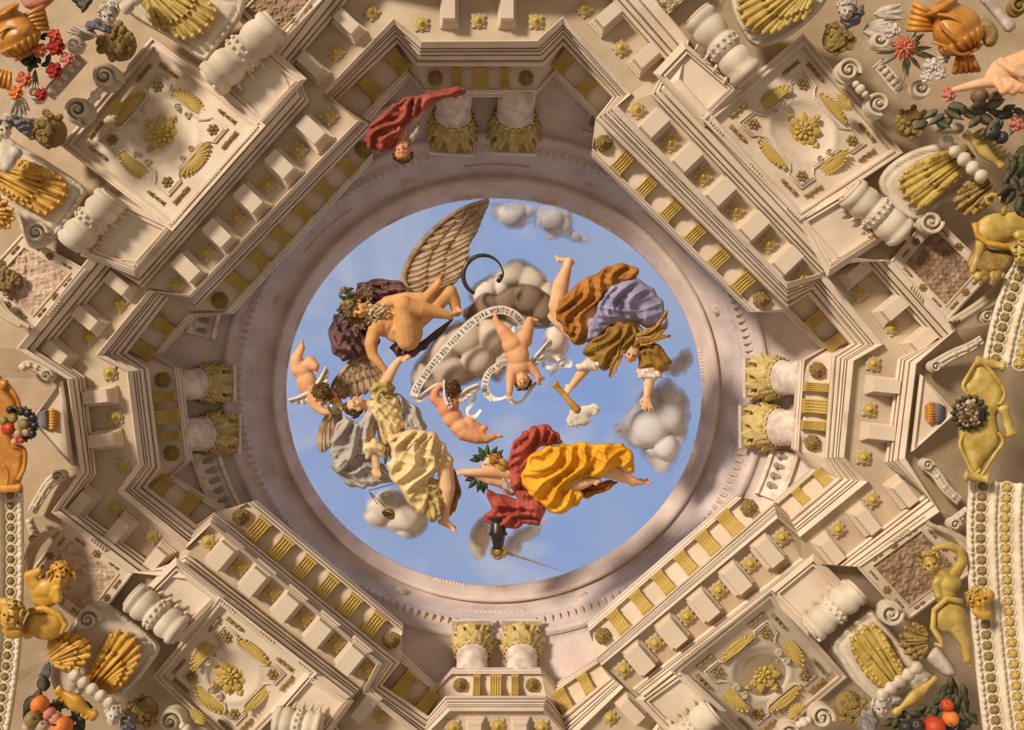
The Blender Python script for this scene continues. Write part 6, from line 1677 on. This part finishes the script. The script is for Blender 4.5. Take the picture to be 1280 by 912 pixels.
# ---- top left: amber vase, roses
vase({'c': (18, 50), 'axis': ((34, 70, 4), (4, 12, 12)), 'r': 27, 'lips': [((30, 28), (58, 22), 5, 5.5), ((6, 88), (0, 108), 4, 6)], 'bands': [([(-4, 44, 32), (10, 34, 34), (26, 40, 30), (33, 56, 22)], 2.2), ([(2, 66, 30), (14, 60, 33), (26, 64, 26)], 2.6)]},
     'amber gold vase with fluted lip behind the red roses', 8.75)
solid_g = bpy.data.objects['vase']
solid('handle', [(26, -8), (30, 8), (44, 13), (60, 8), (70, -8)], 12, 12, FR['pink'], solid_g, 8.9)
for (x, y, r, k, lab) in ((50, 63, 8, 'coral', 'bright coral rose beside the amber vase'), (70, 58, 10, 'crimson', 'large crimson rose at the middle of the bunch'), (68, 44, 7, 'red', 'dull red rose topmost of the bunch'), (68, 88, 9, 'crimson', 'crimson rose over the egg moulding'),
        (84, 74, 8, 'pink', 'pale pink rose beside the ring volute'), (30, 99, 9, 'coral', 'faded coral rose lowest by the vase'), (20, 116, 8, 'orange', 'orange tulip-like bloom under the faded rose'), (51, 118, 7, 'crimson', 'red bud lying on the ring volute')):
    rose(x, y, r * 1.3, k, lab, 8.7, 10)
rn = random.Random(4)
leaves('leaf_spray', [(46 + rn.uniform(-16, 14), 76 + rn.uniform(-10, 8), rn.uniform(0, 360), rn.uniform(10, 18), 3.6, rn.uniform(0, 8)) for k in range(18)] + [(44, 86, 80 + k * 9, 26, 1.4, 6) for k in range(4)] + [(50 + rn.uniform(-10, 14), 46 + rn.uniform(-6, 8), rn.uniform(0, 360), 11, 3, 2) for k in range(9)], GREEN, 'green rose leaves and stems around the roses', 8.8)
ring_volute(95, 58, 15, 'ring volute between the roses and the lion boss'); ring_volute(47, 119, 16, 'ring volute under the red bud')
egg_plate([(96, 66), (110, 78), (68, 126), (52, 114)], 'white egg moulding under the crimson rose')
leaves('shell_frond', [(122, 44, 188 + k * 7 - 16, 40 - 3 * abs(k - 2), 5, 4 + k) for k in range(5)], CARV, 'pale carved shell frond above the ring volute by the roses', 9.05, 'frond')
leaves('shell_frond', [(20, 118, 50 + k * 14, 34 - 3 * abs(k - 2), 5, 2 + k) for k in range(5)], CARV, 'pale carved shell frond beneath the orange bloom', 9.05, 'frond')
def cherub(c, R, U, F, m, label, d, ribbon_pts=(), rm=None):
    th = thing('cherub_head', label, 'cherub head', P(c[0], c[1], d + .1), 'carved cherub heads')
    b = Body(); b.head((c[0], c[1], 10), R, U, F); b.mass((c[0] + 4, c[1] - R * .9, 6), (R * .9, R * .7, R * .7)); b.build('head', m, th, d)
    curls('curls', th, d, (c[0], c[1], 10), R, U, F, m, 44, int(c[0]), -.05, .34)
    for k, p in enumerate(ribbon_pts): pd('ribbon_fold', p, 4, rm, th, d, ang=30 + 50 * k, wl=6, amp=2.5, h=9, w=7)
cherub((136, 18), 12, (-.2, -1, .2), (-.1, .6, 1), CARV, 'pale carved cherub head with slate blue ribbon above the lion boss', 9.0, [[(108, 28), (122, 24), (138, 32), (138, 42), (124, 38), (110, 38)]], SLATE)
put_mb(lathe_px([(6, 0), (9, .1), (9, .4), (6, .5), (9, .6), (9, .9), (6, 1)], (152, 14, 10), (176, -8, 10), 14), 'carved_cuff', CARV, None, 9.0).name = 'carved_cuff'
tag(bpy.data.objects['carved_cuff'], 'pale banded carved cuff beside the cherub head', 'ornament')
leaves('leaf_spray', [(88 + k * 7, -4 + 2 * (k % 2), 20 + 30 * k, 20, 5.5, 4) for k in range(5)], LEAFD, 'dark green leaves at the frame edge beside the cherub head', 8.95)
cherub((4, 160), 12, (-.3, -1, .2), (.3, .5, 1), CARV, 'pale carved cherub head wrapped in a blue ribbon', 9.0, [[(-6, 142), (14, 144), (38, 148), (42, 160), (36, 172), (24, 164), (8, 154), (-6, 156)]], SLATE)
put_mb(lathe_px([(6, 0), (10, .08), (10, .3), (7, .38), (9, .5), (9, .7), (7, .78), (8, 1)], (22, 184, 10), (4, 214, 10), 14), 'carved_ornament', CARV, None, 9.0)
tag(bpy.data.objects['carved_ornament'], 'pale banded carved stem under the blue ribbon', 'ornament')
# ---- top right: amber vase, thistle, hand, laurel garland
vase({'c': (1196, 44), 'axis': ((1214, 66, 4), (1176, 4, 14)), 'r': 31, 'lips': [((1168, 28), (1138, 20), 5, 6.5), ((1206, 70), (1208, 90), 5, 6)], 'bands': [([(1166, 52, 30), (1182, 58, 36), (1202, 68, 30), (1224, 60, 20)], 2.2), ([(1172, 18, 34), (1192, 22, 38), (1214, 40, 32), (1226, 56, 18)], 2.4), ([(1176, 30, 38), (1186, 42, 40), (1196, 50, 38), (1206, 54, 32)], 3.0)]},
     'amber gold vase tipped behind the pointing hand', 8.75)
solid('rim_leaf', [(1222, 26), (1238, 26), (1248, 40), (1244, 56), (1232, 58), (1226, 44)], 8, 8, GOLDD, bpy.data.objects['vase.001'], 8.75, 4)
th = thing('thistle', 'coral pink thistle flower beside the tipped amber vase', 'flower', P(1130, 60, 8.9), 'flowers by the vases')
for k in range(30):
    a = k * 2.4; r = 3 + k * .42; V, F = leaf_px(1131 + r * .3 * math.cos(a), 60 + r * .3 * math.sin(a), math.degrees(a), 9 + r * .4, 2.2, 20 - k * .45); obj('petal', put(V, 8.8), F, FR['coral'], th, True)
leaves('leaf_spray', [(1131 + 10 * math.cos(math.radians(a)), 62 + 10 * math.sin(math.radians(a)), a, rn.uniform(12, 32), 3, rn.uniform(-2, 6)) for a in [rn.uniform(0, 360) for q in range(22)]], LEAFG, 'grey green spiky leaves around the coral thistle', 8.85)
for (x, y, r, k, lab) in ((1164, 82, 9, 'white', 'white bloom below the thistle'), (1176, 92, 8, 'white', 'white bloom beside the pointing finger'), (1158, 96, 7, 'white', 'small white bloom over the ring volute'), (1186, 118, 9, 'pink', 'pale pink bloom touched by the finger'), (1116, 38, 9, 'white', 'white bloom above the thistle'), (1180, 72, 7, 'white', 'white bloom under the vase foot')):
    rose(x, y, r * 1.2, k, lab, 8.8, 8)
ring_volute(1097, 52, 16, 'ring volute touching the coral thistle', dr=-1); ring_volute(1148, 112, 17, 'ring volute below the white blooms', dr=-1)
egg_plate([(1104, 72), (1090, 84), (1120, 120), (1134, 108)], 'white egg moulding below the coral thistle')
leaves('shell_frond', [(1078, 40, -30 + k * 10, 44 - 3 * abs(k - 2), 6, 2 + k) for k in range(5)] + [(1092, 18, -20 + k * 14, 40, 6, 2) for k in range(3)], CARV, 'pale carved shell frond above the coral thistle', 9.05, 'frond')
cherub((1058, 12), 11, (.2, -1, .2), (.1, .6, 1), CARV, 'pale carved cherub head with slate ribbon above the bronze boss', 9.0, [[(1050, 22), (1066, 14), (1078, 6), (1080, 18), (1070, 32), (1058, 36)]], SLATE)
put_mb(lathe_px([(5, 0), (9, .05), (8, .2), (7, .8), (9, .9), (5, 1)], (1228, -8, 10), (1266, 38, 10), 16), 'carved_scroll_roll', CARV, None, 8.95)
tag(bpy.data.objects['carved_scroll_roll'], 'pale grey rolled scroll beside the tipped vase', 'scroll')
o = bpy.data.objects.new('ring_volute', volute_mesh('ring_volute', GOLDD, 16, 5, 1.5, 1, 8)); COL.objects.link(o); o.matrix_basis = frame(1270, 10, 8.95); tag(o, 'bronze spiral at the frame corner above the hand', 'scroll')
th = thing('person', 'bare arm reaching in with a pointing index finger above the laurel garland', 'person', P(1270, 85, 8.7)); D11 = 8.6
b = Body()
b.limb([(1420, 50, 2, 25), (1330, 70, 6, 20), (1290, 76, 8, 17), (1266, 82, 10, 14)]).mass((1256, 88, 10), (22, 17, 11), -15).mass((1244, 96, 10), (14, 13, 9), 0)
b.limb([(1240, 102, 12, 8), (1222, 105, 14, 6.2), (1206, 109, 14, 5.2), (1193, 112, 13, 4)])
for k, (x, y) in enumerate(((1252, 112), (1264, 112), (1276, 110))):
    b.limb([(1246 + k * 10, 100 + k, 14, 7), (x + 2, y + 2, 20, 6), (x + 12, y - 4, 22, 5)])
b.limb([(1252, 78, 16, 7), (1268, 88, 22, 6), (1278, 94, 22, 5), (1284, 92, 20, 4)])
b.build('arm', SK_F, th, D11, 1.4)
leaves('laurel_garland', [(1158 + t * 120 + rn.uniform(-4, 4), 144 - 8 * math.sin(t * 3) + rn.uniform(-8, 10), rn.uniform(-40, 40) + (0 if rn.random() < .6 else 150), rn.uniform(20, 32), rn.uniform(4.5, 7), rn.uniform(0, 14)) for t in [k / 30 for k in range(31)]], mat('laurel_grey_green', (124, 116, 90), (86, 82, 62), 9, rough=.6), 'grey green laurel garland below the pointing hand', 8.8)
leaves('dark_swag', [(1262 + rn.uniform(0, 22), 180 + t * 70 + rn.uniform(-4, 4), rn.uniform(40, 140), rn.uniform(18, 26), 6, rn.uniform(0, 12)) for t in [k / 18 for k in range(19)]], LEAFD, 'dark leafy swag hanging at the frame edge above the coiled-tail creature', 8.8)
for (x, y, r, k, lab) in ((1240, 166, 10, 'dark', 'dark plum under the laurel garland'), (1224, 120, 10, 'brown', 'brown fruit between the hand and the laurel'), (1252, 172, 8, 'dark', 'smaller dark plum beside the swag'), (1244, 122, 8, 'brown', 'brown nut-like fruit under the wrist')):
    fruit(x, y, r, k, lab, 8.8, h=8)
rose(1272, 154, 12, 'pink', 'dusky pink rose in the laurel garland', 8.75, 12)
# pale rolled ornament joining the baluster
solid_g = thing('carved_ornament', 'pale carved knob between the bronze boss and the beaded baluster', 'ornament', P(1175, 158, 9.05)); solid('knob', [(1156, 152), (1168, 146), (1186, 148), (1204, 156), (1202, 166), (1184, 168), (1168, 166)], 12, 10, CARV, solid_g, 9.05)
# ---- lower left fruit
for (x, y, r, k, lab) in ((50, 880, 11, 'orange', 'bright orange fruit topmost in the lower festoon'), (78, 908, 13, 'orange', 'orange fruit at the frame edge in the lower festoon'), (62, 891, 8, 'pink', 'dusky plum between the orange fruits'), (70, 898, 8, 'pink', 'dusky plum beside the dark leaves'), (42, 898, 11, 'green', 'large green grape of the lower festoon'), (36, 908, 8, 'pale', 'pale grape at the beaded border'), (54, 906, 8, 'pale', 'pale grape between green grape and orange fruit')):
    fruit(x, y, r, k, lab, 8.85, h=8)
leaves('leaf_festoon', [(40, 890, -70, 34, 8, 0), (56, 864, -100, 22, 9, 2), (44, 868, 120, 30, 8, 0), (34, 884, 90, 24, 6, -2)] + [(64 + rn.uniform(-6, 34), 886 + rn.uniform(-14, 24), rn.uniform(0, 180), 20, 6, rn.uniform(-4, 3)) for k in range(12)], LEAFD, 'dark green leaves around the orange fruit of the lower festoon', 8.95)
leaves('grey_tuft', [(62, 826, 95 + k * 8, 26, 2.6, 2) for k in range(5)], mat('grey_tuft', (132, 126, 122), (98, 92, 92), 9), 'grey ribbon tuft above the orange fruit', 9.0, 'ribbon')
cherub((142, 894), 11, (.2, -1, .2), (-.1, .6, 1), CARV, 'pale carved cherub head with blue tuft beside the dark bronze boss', 9.0, [[(152, 898), (164, 894), (170, 906), (166, 920), (150, 920)]], SLATE)
# ---- lower right fruit
for (x, y, r, k, lab) in ((1184, 881, 8, 'red', 'small bright red fruit in the festoon under the satyr'), (1188, 897, 10, 'orange', 'peach coloured fruit under the red one'), (1168, 908, 13, 'red', 'large red apple at the frame edge'), (1146, 906, 9, 'dark', 'dark grape beside the apple'), (1132, 908, 8, 'dark', 'dark grape at the end of the festoon')):
    fruit(x, y, r, k, lab, 8.85, h=8)
leaves('leaf_festoon', [(1196 + rn.uniform(-14, 18), 850 + t * 60 + rn.uniform(-8, 8), rn.uniform(30, 150), rn.uniform(16, 26), 5.5, rn.uniform(-3, 6)) for t in [k / 26 for k in range(27)]] + [(1180 - t * 60 + rn.uniform(-4, 4), 878 + t * 24 + rn.uniform(-8, 8), rn.uniform(90, 220), 18, 5.5, rn.uniform(-3, 3)) for t in [k / 16 for k in range(17)]], LEAFD, 'dark green leaves of the festoon under the arm-raising satyr', 8.95)
solid_g = thing('grey_cone', 'pale grey carved cone at the top of the festoon under the satyr', 'ornament', P(1172, 822, 9.05)); solid('cone', [(1158, 822), (1170, 808), (1182, 818), (1196, 840), (1186, 846), (1172, 838)], 10, 9, CARV, solid_g, 9.05)
cherub((1102, 884), 11, (-.2, -1, .2), (.1, .6, 1), CARV, 'pale carved cherub head beside the gilded bell baluster', 9.0, [[(1076, 890), (1090, 886), (1098, 898), (1094, 916), (1078, 918)]], mat('grey_fold', (168, 158, 152), (136, 126, 122), 6))
